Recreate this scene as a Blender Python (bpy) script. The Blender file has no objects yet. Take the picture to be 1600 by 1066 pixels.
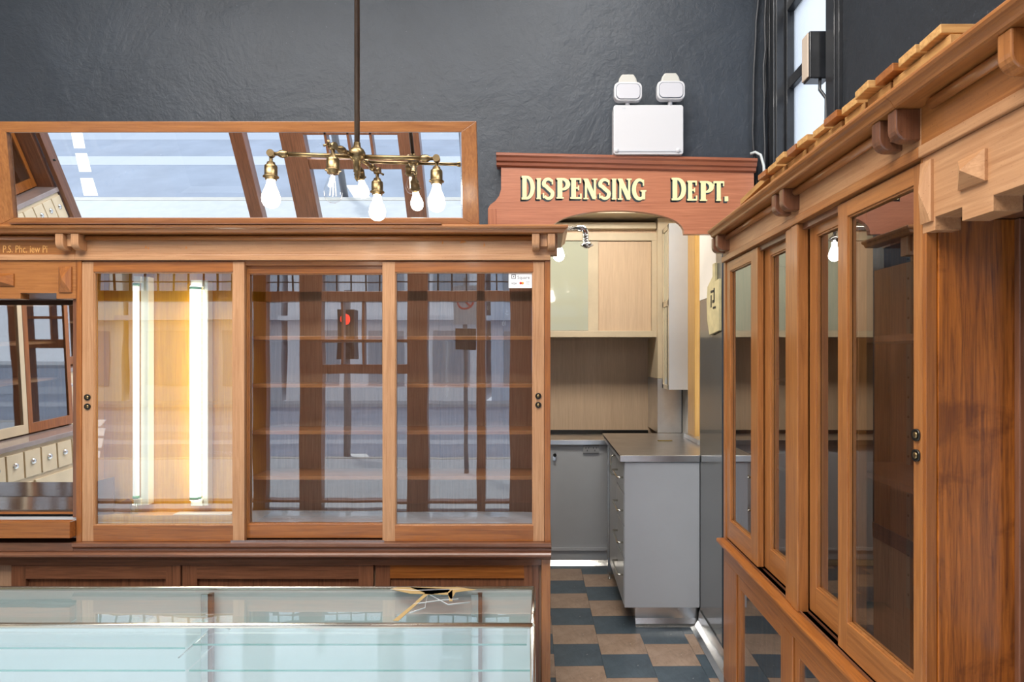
import bpy, bmesh, math, random
from mathutils import Matrix, Vector
random.seed(7)
S = bpy.context.scene
C = S.collection
PI = math.pi
R = math.radians

# ------------------------------------------------------------------ camera, world, sun, exposure
cam = bpy.data.objects.new('camera', bpy.data.cameras.new('camera'))
C.objects.link(cam)
cam.location = (0, 0, 1.45)
cam.rotation_euler = (R(90), 0, 0)
cam.data.sensor_width = 36
cam.data.lens = 980 / 1600 * 36
cam.data.shift_x = -48 / 1600
cam.data.shift_y = 27 / 1600
cam.data.clip_start = 0.02
S.camera = cam
S.view_settings.view_transform = 'Standard'
S.view_settings.look = 'None'
S.view_settings.gamma = 1
S.view_settings.use_curve_mapping = False
S.view_settings.exposure = 0.0
S.cycles.use_denoising = True
S.cycles.max_bounces = 10
S.cycles.transparent_max_bounces = 24
S.cycles.glossy_bounces = 6
S.cycles.diffuse_bounces = 5
S.cycles.caustics_reflective = False
S.cycles.caustics_refractive = False
S.cycles.sample_clamp_indirect = 6

world = bpy.data.worlds.new('world'); S.world = world
world.use_nodes = True
wn = world.node_tree.nodes; wl = world.node_tree.links
wn.clear()
wo = wn.new('ShaderNodeOutputWorld'); bg = wn.new('ShaderNodeBackground')
bg.inputs['Color'].default_value = (0.80, 0.88, 1.0, 1)
bg.inputs['Strength'].default_value = 2.2
wl.new(bg.outputs[0], wo.inputs[0])

sd = bpy.data.lights.new('sun', 'SUN'); sd.energy = 2.0; sd.angle = R(4); sd.color = (1, .96, .9)
so = bpy.data.objects.new('sun', sd); C.objects.link(so)
so.rotation_euler = (R(28), 0, R(-35))

def area(name, loc, rot, sx, sy, power, col):
    l = bpy.data.lights.new(name, 'AREA'); l.shape = 'RECTANGLE'; l.size = sx; l.size_y = sy
    l.energy = power; l.color = col
    o = bpy.data.objects.new(name, l); C.objects.link(o); o.location = loc; o.rotation_euler = rot
    return o
# unseen fill lights added overhead to brighten the shop and the dispensary
area('fill_light_shop', (-1.6, 0.6, 3.93), (0, 0, 0), 2.6, 1.4, 165, (1, .955, .90))
area('fill_light_front', (-0.7, -0.3, 3.93), (R(-12), 0, 0), 2.8, 0.5, 115, (1, .955, .90))  # added fill aimed at the cabinet fronts
area('fill_light_dispensary', (0.05, 3.45, 2.72), (R(12), 0, 0), 1.2, 0.4, 36, (1, .92, .80))  # added fill, kept out of view above the arch

area('fill_light_passage', (0.25, 1.7, 3.93), (R(10), 0, 0), 0.9, 0.4, 30, (1, .97, .93))  # added fill for the doorway, sign and side cabinet

# ------------------------------------------------------------------ helpers
def X_(px, Y): return (px - 848) * Y / 980
def Z_(py, Y): return 1.45 + (560 - py) * Y / 980
def bx(px): return X_(px, 2.55)
def bz(py): return Z_(py, 2.55)

class MB:
    def __init__(s): s.v = []; s.f = []; s.sm = []
    def add(s, vs, fs, smooth=False):
        n = len(s.v); s.v += [tuple(v) for v in vs]
        for f in fs: s.f.append(tuple(n + i for i in f)); s.sm.append(smooth)
        return s
    def box(s, x0, x1, y0, y1, z0, z1):
        if x0 > x1: x0, x1 = x1, x0
        if y0 > y1: y0, y1 = y1, y0
        if z0 > z1: z0, z1 = z1, z0
        return s.add([(x0,y0,z0),(x1,y0,z0),(x1,y1,z0),(x0,y1,z0),(x0,y0,z1),(x1,y0,z1),(x1,y1,z1),(x0,y1,z1)],
              [(0,3,2,1),(4,5,6,7),(0,1,5,4),(1,2,6,5),(2,3,7,6),(3,0,4,7)])
    def prism(s, prof, a0, a1, axis='x'):
        """prof: (p,q) pairs; axis x -> (y,z), axis y -> (x,z), axis z -> (x,y)"""
        n = len(prof)
        def pt(a, p, q): return (a,p,q) if axis=='x' else ((p,a,q) if axis=='y' else (p,q,a))
        vs = [pt(a0,*p) for p in prof] + [pt(a1,*p) for p in prof]
        fs = [tuple(range(n)), tuple(range(2*n-1, n-1, -1))]
        fs += [(i, n+i, n+(i+1)%n, (i+1)%n) for i in range(n)]
        return s.add(vs, fs)
    def tube(s, pts, r, n=12, caps=True):
        pts = [Vector(p) for p in pts]; rs = r if isinstance(r, (list,tuple)) else [r]*len(pts)
        vs = []; m = len(pts)
        d0 = (pts[1]-pts[0]).normalized()
        u = d0.orthogonal().normalized()
        for i, p in enumerate(pts):
            if i == 0: d = pts[1]-pts[0]
            elif i == m-1: d = pts[-1]-pts[-2]
            else: d = (pts[i+1]-p).normalized() + (p-pts[i-1]).normalized()
            if d.length < 1e-9: d = d0
            d.normalize(); u = (u - d*u.dot(d)).normalized(); w = d.cross(u)
            for k in range(n):
                a = 2*PI*k/n; vs.append(p + (u*math.cos(a) + w*math.sin(a))*rs[i])
        fs = [(i*n+k, i*n+(k+1)%n, (i+1)*n+(k+1)%n, (i+1)*n+k) for i in range(m-1) for k in range(n)]
        b = len(s.v); s.add(vs, fs, True)
        if caps:
            s.f.append(tuple(b+k for k in range(n-1,-1,-1))); s.sm.append(False)
            s.f.append(tuple(b+(m-1)*n+k for k in range(n))); s.sm.append(False)
        return s
    def lathe(s, prof, c=(0,0,0), n=20, axis='z', sm=True):
        """prof (r,h) along axis"""
        c = Vector(c); vs = []
        for r, h in prof:
            for k in range(n):
                a = 2*PI*k/n; p = (r*math.cos(a), r*math.sin(a), h)
                if axis == 'y': p = (p[0], h, p[1])
                if axis == 'x': p = (h, p[0], p[1])
                vs.append(c + Vector(p))
        m = len(prof)
        fs = [(i*n+k, i*n+(k+1)%n, (i+1)*n+(k+1)%n, (i+1)*n+k) for i in range(m-1) for k in range(n)]
        b = len(s.v); s.add(vs, fs, sm)
        for i in (0, m-1):
            if prof[i][0] > 1e-5: s.f.append(tuple(b+i*n+k for k in range(n))); s.sm.append(False)
        return s
    def build(s, name, mat, parent=None, bevel=0, world=False, kind=None, loc=None):
        me = bpy.data.meshes.new(name)
        vs = s.v
        if world and parent is not None:
            mi = (Matrix.Translation(parent.location) @ parent.rotation_euler.to_matrix().to_4x4()).inverted()
            vs = [tuple(mi @ Vector(v)) for v in vs]
        if loc is not None: vs = [(v[0]-loc[0], v[1]-loc[1], v[2]-loc[2]) for v in vs]
        me.from_pydata(vs, [], s.f); me.polygons.foreach_set('use_smooth', s.sm)
        bm = bmesh.new(); bm.from_mesh(me)
        bmesh.ops.remove_doubles(bm, verts=bm.verts, dist=1e-6)
        bmesh.ops.dissolve_degenerate(bm, edges=bm.edges, dist=1e-7)
        bmesh.ops.recalc_face_normals(bm, faces=bm.faces); bm.to_mesh(me); bm.free()
        me.materials.append(mat)
        o = bpy.data.objects.new(name, me); C.objects.link(o)
        if parent is not None: o.parent = parent
        if loc is not None: o.location = loc
        if bevel:
            b = o.modifiers.new('bevel', 'BEVEL'); b.width = bevel; b.segments = 2; b.limit_method = 'ANGLE'
        if kind: o['kind'] = kind
        return o

def empty(name, loc=(0,0,0), rz=0, label=None, cat=None, group=None, kind=None):
    o = bpy.data.objects.new(name, None); C.objects.link(o); o.location = loc; o.rotation_euler = (0,0,rz)
    o.empty_display_size = .05
    return tag(o, label, cat, group, kind)
def tag(o, label=None, cat=None, group=None, kind=None):
    if label: o['label'] = label
    if cat: o['category'] = cat
    if group: o['group'] = group
    if kind: o['kind'] = kind
    return o

# ------------------------------------------------------------------ materials
def mat(name):
    m = bpy.data.materials.new(name); m.use_nodes = True
    n = m.node_tree.nodes; l = m.node_tree.links
    return m, n, l, n['Principled BSDF']
def srgb(r, g, b):
    f = lambda c: ((c/255)/12.92 if c/255 <= .04045 else ((c/255+.055)/1.055)**2.4)
    return (f(r), f(g), f(b), 1)
def ramp(n, l, src, stops):
    r = n.new('ShaderNodeValToRGB'); e = r.color_ramp.elements
    e[0].position = stops[0][0]; e[0].color = stops[0][1]
    e[1].position = stops[-1][0]; e[1].color = stops[-1][1]
    for p, c in stops[1:-1]:
        x = e.new(p); x.color = c
    l.new(src, r.inputs[0]); return r.outputs[0]
def coords(n, l, scale, kind='Object'):
    t = n.new('ShaderNodeTexCoord'); m = n.new('ShaderNodeMapping'); m.inputs['Scale'].default_value = scale
    l.new(t.outputs[kind], m.inputs[0]); return m.outputs[0]
def noise(n, l, vec, scale, detail=6, rough=.6, dist=0):
    x = n.new('ShaderNodeTexNoise'); x.inputs['Scale'].default_value = scale; x.inputs['Detail'].default_value = detail
    x.inputs['Roughness'].default_value = rough; x.inputs['Distortion'].default_value = dist
    l.new(vec, x.inputs['Vector']); return x.outputs[0]
def mixc(n, l, fac, a, b, mode='MIX'):
    m = n.new('ShaderNodeMix'); m.data_type = 'RGBA'; m.blend_type = mode
    for s, v in ((m.inputs[0], fac), (m.inputs[6], a), (m.inputs[7], b)):
        if isinstance(v, (float, int)): s.default_value = v
        elif isinstance(v, tuple): s.default_value = v
        else: l.new(v, s)
    return m.outputs[2]
def bump(n, l, h, strength, dist, p):
    b = n.new('ShaderNodeBump'); b.inputs['Strength'].default_value = strength; b.inputs['Distance'].default_value = dist
    l.new(h, b.inputs['Height']); l.new(b.outputs[0], p.inputs['Normal'])

def wood(name, light, dark, axis='z', rough=.33, spots=.5, contrast=1.0, coat=.25, fine=1.0, blotch=0.0):
    m, n, l, p = mat(name)
    s = {'x': (3.2, 75, 75), 'y': (75, 3.2, 75), 'z': (75, 75, 3.2)}[axis]
    v = coords(n, l, tuple(q*fine for q in s))
    g = noise(n, l, v, 1.6, 8, .65, .6)
    col = ramp(n, l, g, [(.28, dark), (.5, tuple((a+b)/2 for a, b in zip(light, dark))), (.72, light)])
    v2 = coords(n, l, tuple(q*.12*fine for q in s))
    g2 = noise(n, l, v2, 1.2, 4, .6, .8)
    tone = ramp(n, l, g2, [(.3, (.80,.76,.74,1)), (.7, (1.1,1.1,1.1,1))])
    col = mixc(n, l, contrast*.8, col, tone, 'MULTIPLY')
    v3 = coords(n, l, (1,1,1))
    if spots:
        g3 = noise(n, l, v3, 260, 2, .5)
        sp = ramp(n, l, g3, [(.66, (1,1,1,1)), (.73, (.34,.24,.18,1))])
        col = mixc(n, l, spots, col, sp, 'MULTIPLY')
    if blotch:
        g4 = noise(n, l, v3, 7, 5, .62, .5)
        bl = ramp(n, l, g4, [(.52, (1,1,1,1)), (.62, (.42,.36,.34,1))])
        col = mixc(n, l, blotch, col, bl, 'MULTIPLY')
    l.new(col, p.inputs['Base Color'])
    p.inputs['Roughness'].default_value = rough
    p.inputs['Coat Weight'].default_value = coat; p.inputs['Coat Roughness'].default_value = .15
    bump(n, l, g, .10, .0008, p)
    return m
def plain(name, col, rough=.5, metal=0, coat=0, var=.0, vs=8, bmp=0, spec=None):
    m, n, l, p = mat(name)
    p.inputs['Base Color'].default_value = col
    if var:
        v = coords(n, l, (1,1,1)); g = noise(n, l, v, vs, 6, .6)
        lo = tuple(c*(1-var) for c in col[:3])+(1,); hi = tuple(min(1, c*(1+var*.6)) for c in col[:3])+(1,)
        l.new(ramp(n, l, g, [(.3, lo), (.7, hi)]), p.inputs['Base Color'])
        if bmp: bump(n, l, g, bmp, .004, p)
    p.inputs['Roughness'].default_value = rough; p.inputs['Metallic'].default_value = metal
    p.inputs['Coat Weight'].default_value = coat
    if spec is not None: p.inputs['Specular IOR Level'].default_value = spec
    return m
def emis(name, col, st):
    m, n, l, p = mat(name)
    p.inputs['Base Color'].default_value = col; p.inputs['Emission Color'].default_value = col
    p.inputs['Emission Strength'].default_value = st
    return m
def glass(name, base, tint=(.96,.98,.97,1), ior=1.5, wav=0.0, rough=0.0, ws=3.0):
    """window glass: straight-through transmission mixed with a mirror reflection"""
    m, n, l, p = mat(name); n.remove(p)
    out = n['Material Output']
    t = n.new('ShaderNodeBsdfTransparent'); t.inputs[0].default_value = tint
    g = n.new('ShaderNodeBsdfGlossy'); g.inputs['Roughness'].default_value = rough
    g.inputs['Color'].default_value = (.97,.98,1,1)
    fr = n.new('ShaderNodeFresnel'); fr.inputs['IOR'].default_value = ior
    a = n.new('ShaderNodeMath'); a.operation = 'MULTIPLY_ADD'; a.use_clamp = True
    l.new(fr.outputs[0], a.inputs[0]); a.inputs[1].default_value = 1-base; a.inputs[2].default_value = base
    mx = n.new('ShaderNodeMixShader'); l.new(a.outputs[0], mx.inputs[0]); l.new(t.outputs[0], mx.inputs[1]); l.new(g.outputs[0], mx.inputs[2])
    l.new(mx.outputs[0], out.inputs['Surface'])
    ge = n.new('ShaderNodeNewGeometry'); iv = n.new('ShaderNodeMath'); iv.operation = 'SUBTRACT'; iv.inputs[0].default_value = 1
    l.new(ge.outputs['Backfacing'], iv.inputs[1]); ml = n.new('ShaderNodeMath'); ml.operation = 'MULTIPLY'
    l.new(a.outputs[0], ml.inputs[0]); l.new(iv.outputs[0], ml.inputs[1]); l.new(ml.outputs[0], mx.inputs[0])
    if wav:
        v = coords(n, l, (ws, ws, ws*.35)); h = noise(n, l, v, 1.5, 2, .5)
        b = n.new('ShaderNodeBump'); b.inputs['Strength'].default_value = wav; b.inputs['Distance'].default_value = .02
        l.new(h, b.inputs['Height']); l.new(b.outputs[0], g.inputs['Normal'])
    return m

WOOD = {}
for ax in 'xyz':
    WOOD['pale'+ax] = wood('oak_pale_'+ax, srgb(200,154,112), srgb(164,116,78), ax, .38, .5, .55, .2)
    WOOD['mid'+ax] = wood('oak_mid_'+ax, srgb(180,120,66), srgb(134,82,42), ax, .30, .5, .7, .35)
    WOOD['warm'+ax] = wood('oak_warm_'+ax, srgb(174,108,50), srgb(120,68,30), ax, .30, .4, .8, .4)
    WOOD['dark'+ax] = wood('mahogany_'+ax, srgb(138,92,66), srgb(88,56,40), ax, .28, .5, .9, .35)
    WOOD['deep'+ax] = wood('varnished_board_'+ax, srgb(196,116,44), srgb(86,42,16), ax, .24, .3, .8, .5, 1.2, .6)
    WOOD['red'+ax] = wood('sign_board_'+ax, srgb(204,134,100), srgb(170,104,74), ax, .32, .3, .45, .3)
    WOOD['pallet'+ax] = wood('raw_timber_'+ax, srgb(214,170,106), srgb(158,110,58), ax, .65, .5, .9, 0)
ORANGE = wood('honey_plywood_z', srgb(226,168,40), srgb(198,138,26), 'z', .4, .2, .4, .2)
BACKB = wood('dusty_backboard_z', srgb(196,160,130), srgb(154,120,94), 'z', .45, .5, .6, .1)
CREAM = plain('cream_paint', srgb(214,198,170), .4, 0, .1, .12, 5)
CREAMP = wood('cream_wood_panel_z', srgb(224,198,168), srgb(206,178,148), 'z', .45, .0, .5, .1)
GREY = plain('grey_laminate', srgb(182,186,192), .38, 0, .1, .05, 3)
GREYL = plain('pale_panel_paint', srgb(196,200,206), .42, 0, 0, .05, 4)
STEEL = plain('stainless_steel', (.62,.62,.61,1), .22, 1, 0, .12, 14)
STEELW = plain('scuffed_steel_sheet', (.74,.74,.74,1), .3, 1, 0, .14, 6)
CHROME = plain('chrome', (.8,.8,.8,1), .1, 1)
NICKEL = plain('brushed_nickel', (.72,.70,.62,1), .25, 1)
BRASS = plain('aged_brass', (.27,.19,.095,1), .36, 1, 0, .3, 40)
BRONZE = plain('dark_bronze', (.11,.075,.055,1), .35, .8, 0, .2, 20)
BLACKM = plain('dark_metal', (.03,.028,.025,1), .35, .6)
BLACK = plain('black_gap', (.006,.005,.005,1), .9)
WHITEP = plain('white_plastic', srgb(212,212,215), .35, 0, .1)
LENS = plain('frosted_lens', srgb(206,206,212), .25, 0, .3)
WHITEW = plain('white_paint', srgb(226,222,218), .5, 0, 0, .05, 4)
CARD = plain('brown_cardboard', srgb(136,92,58), .7, 0, 0, .08, 10)
DKWIN = plain('black_window_paint', srgb(38,40,44), .3, 0, .2, .3, 20)
CABLE = plain('dark_painted_cable', srgb(58,60,64), .45, 0, 0, .3, 30)
YELLOWP = wood('yellow_pine_z', srgb(222,176,96), srgb(198,146,66), 'z', .4, .2, .4, .2)
PARTM = plain('partition_green_grey', srgb(84,86,86), .2, 0, .4, .1, 4)
PAVE = plain('pale_paving', srgb(178,182,186), .6, 0, 0, .08, 6)
ROADM = plain('asphalt', srgb(132,142,158), .7, 0, 0, .16, 1.2)
KERB = plain('kerb_stone', srgb(180,178,172), .7, 0, 0, .1, 6)
LINE = plain('road_marking', srgb(240,240,236), .6)
PANE = glass('cabinet_glass', .25, (.97,.98,.97,1), 1.5, .02, 0, 3)
PANES = glass('side_cabinet_glass', .38, (.96,.97,.96,1), 1.6, .015, 0, 2)
COUNTERG = glass('counter_front_glass', .22, (.95,.985,.985,1), 1.5, .02)
COUNTERT = glass('counter_top_glass', .30, (.95,.98,.96,1), 1.5, .03)
SHELFG = glass('glass_shelf', .10, (.93,.985,.98,1), 1.5)
EDGEG = plain('green_glass_edge', srgb(96,176,168), .15, 0, .5)
SHOPG = glass('shop_window_glass', .0, (.97,.98,.98,1), 1.45)
MIRROR = plain('mirror_silver', (.93,.94,.95,1), .0, 1)
MIRROR2 = plain('old_mirror_silver', (.90,.90,.90,1), .015, 1)
BULBG = glass('clear_bulb_glass', .04, (.98,.98,.97,1), 1.35)
BULBL = emis('lit_bulb', (1, .93, .80, 1), 16)
FILAM = emis('led_filament', (1, .9, .75, 1), 2.2)
TUBEL = emis('lit_fluorescent_tube', (1, .97, .88, 1), 9)
TUBEO = emis('unlit_tube_glow', (1, .98, .88, 1), 0.75)  # weak emission whitens the tube that is off
GREENE = plain('green_tube_end', srgb(60,150,70), .5)
BATTEN = plain('batten_enamel', srgb(238,236,214), .4)
GOLD = plain('gilt_letter', srgb(255,244,184), .42, 0, .2, .1, 60)
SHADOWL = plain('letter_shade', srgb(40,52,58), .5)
INK = plain('black_print', srgb(30,30,32), .5)
REDP = plain('red_print', srgb(222,50,36), .5)
ORGP = plain('orange_print', srgb(244,160,32), .5)
GREYPR = plain('grey_print', srgb(120,120,124), .5)

# painted plaster wall with trowel marks
def plaster(name, col, b=.5, sc=1.0, rough=.5):
    m, n, l, p = mat(name)
    v = coords(n, l, (1,1,1))
    g = noise(n, l, v, 2.2*sc, 8, .62, .4); g2 = noise(n, l, v, 22*sc, 5, .6, 1.2)
    lo = tuple(c*.80 for c in col[:3])+(1,); hi = tuple(c*1.12 for c in col[:3])+(1,)
    c1 = ramp(n, l, g, [(.3, lo), (.7, hi)])
    sp = ramp(n, l, noise(n, l, v, 90*sc, 2, .5), [(.72, (0,0,0,1)), (.78, (1,1,1,1))])
    c2 = mixc(n, l, sp, c1, tuple(min(1, c*2.2+.03) for c in col[:3])+(1,))
    l.new(c2, p.inputs['Base Color'])
    add = n.new('ShaderNodeMath'); add.operation = 'MULTIPLY_ADD'; add.inputs[1].default_value = .14
    l.new(g2, add.inputs[0]); l.new(g, add.inputs[2])
    bump(n, l, add.outputs[0], b, .03, p)
    p.inputs['Roughness'].default_value = rough
    return m
DARKWALL = plaster('slate_plaster', srgb(54,61,70), .55)
DARKWALL2 = plaster('charcoal_plaster', srgb(40,44,50), .6)
CEILM = plain('ceiling_paint', srgb(225,222,215), .7)
SHOPFLOOR = plain('polished_pale_floor', srgb(196,206,214), .05, 0, 1.0, .08, 2)
def tile_mat(name, col, dk):
    m, n, l, p = mat(name)
    v = coords(n, l, (1,1,1), 'Object')
    g = noise(n, l, v, 9, 6, .65, 1.0); g2 = noise(n, l, v, 3, 8, .75, 2.5)
    c = ramp(n, l, g, [(.3, dk), (.7, col)])
    cr = ramp(n, l, g2, [(.485, (1,1,1,1)), (.5, (.35,.33,.30,1)), (.515, (1,1,1,1))])
    c = mixc(n, l, .45, c, cr, 'MULTIPLY')
    sp = ramp(n, l, noise(n, l, v, 34, 3, .6, .8), [(.71, (0,0,0,1)), (.75, (1,1,1,1))])
    c = mixc(n, l, sp, c, (.55,.55,.50,1))
    l.new(c, p.inputs['Base Color']); p.inputs['Roughness'].default_value = .28; p.inputs['Coat Weight'].default_value = .15
    bump(n, l, g2, .1, .004, p); return m
TILEB = tile_mat('tan_vinyl_tile', srgb(164,142,124), srgb(134,112,96))
TILEG = tile_mat('blue_vinyl_tile', srgb(78,92,102), srgb(58,70,80))

# ------------------------------------------------------------------ room shell
WX = 1.06          # side wall plane
WY = 2.945         # dispensary wall plane (front face)
def struct(mb, name, m, bevel=0, parent=None): return mb.build(name, m, parent, bevel, kind='structure')
# back wall with the doorway into the dispensary
w = MB()
w.box(-5.4, -.06, WY, WY+.10, 0, 4.0); w.box(-.06, .8445, WY, WY+.10, 2.20, 4.0); w.box(.8445, WX+.02, WY, WY+.10, 0, 4.0)
struct(w, 'wall_back', DARKWALL)
# side wall with the high window opening (Y 2.30..2.83)
w = MB(); T = WX+.24
w.box(WX, T, -1.0, 2.27, 0, 4.0); w.box(WX, T, 2.27, 2.85, 0, 1.98); w.box(WX, T, 2.27, 2.85, 3.30, 4.0); w.box(WX, T, 2.85, WY+.1, 0, 4.0)
struct(w, 'wall_right', DARKWALL2)
struct(MB().box(-5.5, -5.4, -1.0, WY+.1, 0, 4.0), 'wall_left', CEILM)
struct(MB().box(-5.5, T, -1.0, WY+.1, 4.0, 4.1), 'ceiling', CEILM)
floor = struct(MB().box(-5.4, WX, -.85, 2.62, -.06, 0), 'floor', SHOPFLOOR)
# partition between dispensary passage and side unit: slate below, pale above
pt = struct(MB().box(.845, .965, 3.045, 3.37, 0, 2.75), 'wall_partition', PARTM)
struct(MB().box(.8425, .845, 3.05, 3.368, 1.76, 2.7), 'trim_partition', WHITEW)
struct(MB().box(.8425, .845, 2.95, 3.046, 0, 2.2), 'trim_door_reveal', PARTM)
# dispensary shell
struct(MB().box(-2.0, 1.2, 4.78, 4.88, 0, 2.9), 'wall_dispensary_back', CREAMP)
w = MB(); w.box(.972, 1.07, 3.37, 3.80, 0, 2.9); w.box(.972, 1.07, 3.80, 4.16, 0, .93); w.box(.972, 1.07, 3.80, 4.16, 2.4, 2.9); w.box(.972, 1.07, 4.16, 4.78, 0, 2.9)
struct(w, 'wall_dispensary_right', WHITEW)
struct(MB().box(-2.1, -2.0, 3.045, 4.88, 0, 2.9), 'wall_dispensary_left', CREAM)
struct(MB().box(-2.1, 1.2, 3.045, 4.88, 2.75, 2.85), 'ceiling_dispensary', CREAM)
struct(MB().box(-2.0, .96, 4.25, 4.78, 2.435, 2.74), 'trim_bulkhead', CREAM)
# dispensary floor: substrate with single tiles
df = struct(MB().box(-2.0, 1.0, 2.62, 4.80, -.06, -.004), 'floor_dispensary', BLACK)
tile_me = {}
def tile_mesh(m, key):
    if key in tile_me: return tile_me[key]
    o = MB().box(-.1146, .1146, -.1133, .1133, -.004, .0).build('tile', m, None, 0); tile_me[key] = o.data
    bpy.data.objects.remove(o); return tile_me[key]
for c in range(-5, 4):
    x0 = .057 + .2305*c
    odd = (c % 2 != 0)
    for r in range(0, 10):
        y0 = 2.727 + .2275*r - (.110 if odd else 0)
        yc = y0 + .1137
        if yc < 2.62 or yc > 4.72: continue
        # colour pattern read from the photo
        if c == 0: tan = r % 2 == 0
        elif c == 1: tan = r % 2 == 0 if False else (r % 2 == 0)
        elif c == 2: tan = r % 2 == 1
        elif c == 3: tan = r % 2 == 0
        else: tan = (r + c//2) % 2 == 0
        if c == 1: tan = (r % 2 == 0)
        xc = x0 + .1153 - .017*(yc-2.96)
        o = bpy.data.objects.new('tile', tile_mesh(TILEB if tan else TILEG, tan)); C.objects.link(o)
        o.parent = df; o.location = (xc, yc, random.uniform(-.0006, .0006)); o.rotation_euler = (0, 0, R(1.0 + random.uniform(-.15,.15)))

# stainless cove skirting
def cove(mb, x0, x1, y0, y1): pass
sk = MB(); prof = [(.8425,.004),(.8425,.10),(.838,.10),(.834,.05),(.815,.018),(.79,.010),(.79,.002)]
sk.prism(prof, 3.05, 3.36, 'y'); struct(sk, 'baseboard_partition', STEEL)
sk = MB(); sk.prism(prof, 2.64, 3.05, 'y'); struct(sk, 'baseboard_reveal', STEEL)

# ------------------------------------------------------------------ high window in the side wall
def high_window():
    w = empty('window_1', (WX, 2.56, 2.0), kind='structure')
    f = MB()
    f.box(WX+.03, WX+.10, 2.28, 2.41, 1.98, 3.30)      # wide near stile
    f.box(WX+.03, WX+.10, 2.80, 2.84, 1.98, 3.30)
    f.box(WX+.03, WX+.10, 2.41, 2.80, 3.0, 3.04)
    f.box(WX+.04, WX+.09, 2.41, 2.80, 2.655, 2.705)
    f.box(WX+.03, WX+.10, 2.41, 2.80, 1.98, 2.02); f.box(WX+.03, WX+.10, 2.28, 2.84, 3.26, 3.30)
    f.build('window_frame', DKWIN, w, .003, True)
    a = MB()
    for i, yy in enumerate((2.255, 2.235)): a.box(WX-.028+.012*i, WX+.002, yy-.03+.01*i, yy+.035, 1.98, 3.34)
    a.box(WX-.02, WX+.002, 2.83, 2.875, 1.98, 3.34); a.box(WX-.028, WX+.002, 2.20, 2.9, 3.30, 3.40)
    a.box(WX-.01, WX+.03, 2.27, 2.29, 1.98, 3.3); a.box(WX-.01, WX+.03, 2.82, 2.845, 1.98, 3.3)
    a.build('architrave', DKWIN, w, .003, True)
    m, n, l, p = mat('ribbed_frosted_glass')
    n.remove(p); t = n.new('ShaderNodeBsdfTranslucent'); t.inputs[0].default_value = (.93,.95,.97,1)
    g = n.new('ShaderNodeBsdfGlossy'); g.inputs['Roughness'].default_value = .3
    mx = n.new('ShaderNodeMixShader'); mx.inputs[0].default_value = .06
    tr = n.new('ShaderNodeBsdfTransparent'); mx2 = n.new('ShaderNodeMixShader'); mx2.inputs[0].default_value = .6
    v = coords(n, l, (1, 60, 60)); h = n.new('ShaderNodeTexWave'); h.inputs['Scale'].default_value = .6; h.bands_direction = 'DIAGONAL'
    l.new(v, h.inputs['Vector']); b = n.new('ShaderNodeBump'); b.inputs['Strength'].default_value = .4; b.inputs['Distance'].default_value = .003
    l.new(h.outputs[0], b.inputs['Height']); l.new(b.outputs[0], g.inputs['Normal']); l.new(b.outputs[0], t.inputs['Normal'])
    l.new(tr.outputs[0], mx2.inputs[1]); l.new(t.outputs[0], mx2.inputs[2]); l.new(mx2.outputs[0], mx.inputs[1]); l.new(g.outputs[0], mx.inputs[2])
    l.new(mx.outputs[0], n['Material Output'].inputs['Surface'])
    for z0, z1 in ((2.02, 2.655), (2.705, 3.0), (3.04, 3.26)):
        MB().box(WX+.062, WX+.067, 2.41, 2.80, z0, z1).build('pane', m, w, 0, True)
    tag(w, 'high black-painted window with frosted panes in the right wall')
high_window()

# junction box on the window stile
jb = empty('junction_box', (1.035, 2.345, 2.5), 0, 'dark junction box with beige front fixed to the high window frame', 'box')
MB().box(.985, 1.06, 2.315, 2.375, 2.485, 2.66).build('enclosure', DKWIN, jb, .004, True)
MB().box(.979, .985, 2.318, 2.372, 2.49, 2.655).build('front_cover', plain('beige_cover', srgb(206,190,172), .5), jb, .003, True)
MB().tube([(1.03,2.33,2.485),(1.02,2.31,2.44),(1.035,2.29,2.40),(1.03,2.28,2.30),(1.04,2.27,2.1)], .006, 8).build('flex_lead', CABLE, jb, 0, True)

# cables running down the corner
cab = []
def wob(x, y, z0, z1, n, ax, ay, r, m=CABLE):
    pts = []
    for i in range(n+1):
        t = i/n; pts.append((x+ax*math.sin(t*7+x*40)+random.uniform(-.004,.004), y+ay*math.sin(t*5+x*90), z0+(z1-z0)*t))
    return MB().tube(pts, r, 8).build('cable', m, None, 0)
for i, (x, y, a, b, r, lb) in enumerate((
    (1.000, 2.925, .022, .006, .006, 'dark painted cable looping down the wall corner, furthest left'),
    (1.036, 2.918, .008, .003, .005, 'thin dark cable twisting down the corner beside the window'),
    (1.022, 2.890, .004, .008, .006, 'dark painted cable hugging the corner close to the window edge'))):
    tag(wob(x, y, 1.99, 3.9, 26, a, b, r), lb, 'cable')
for i, (yy, lb) in enumerate(((2.90, 'thick black vertical conduit beside the high window, nearest the corner'), (2.878, 'thick black vertical conduit beside the high window, nearest the frame'))):
    tag(MB().tube([(1.050, yy, 1.99), (1.050, yy, 3.95)], .009, 10).build('conduit', DKWIN), lb, 'conduit')
tag(MB().tube([(.965,2.915,2.400),(.985,2.905,2.405),(1.003,2.885,2.385),(1.012,2.87,2.33),(1.015,2.865,2.20),(1.017,2.86,1.99)], .0065, 10)
    .build('cable', plain('pale_cable', srgb(206,214,214), .4)), 'pale grey cable arching over the right end of the lettered sign', 'cable')

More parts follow.
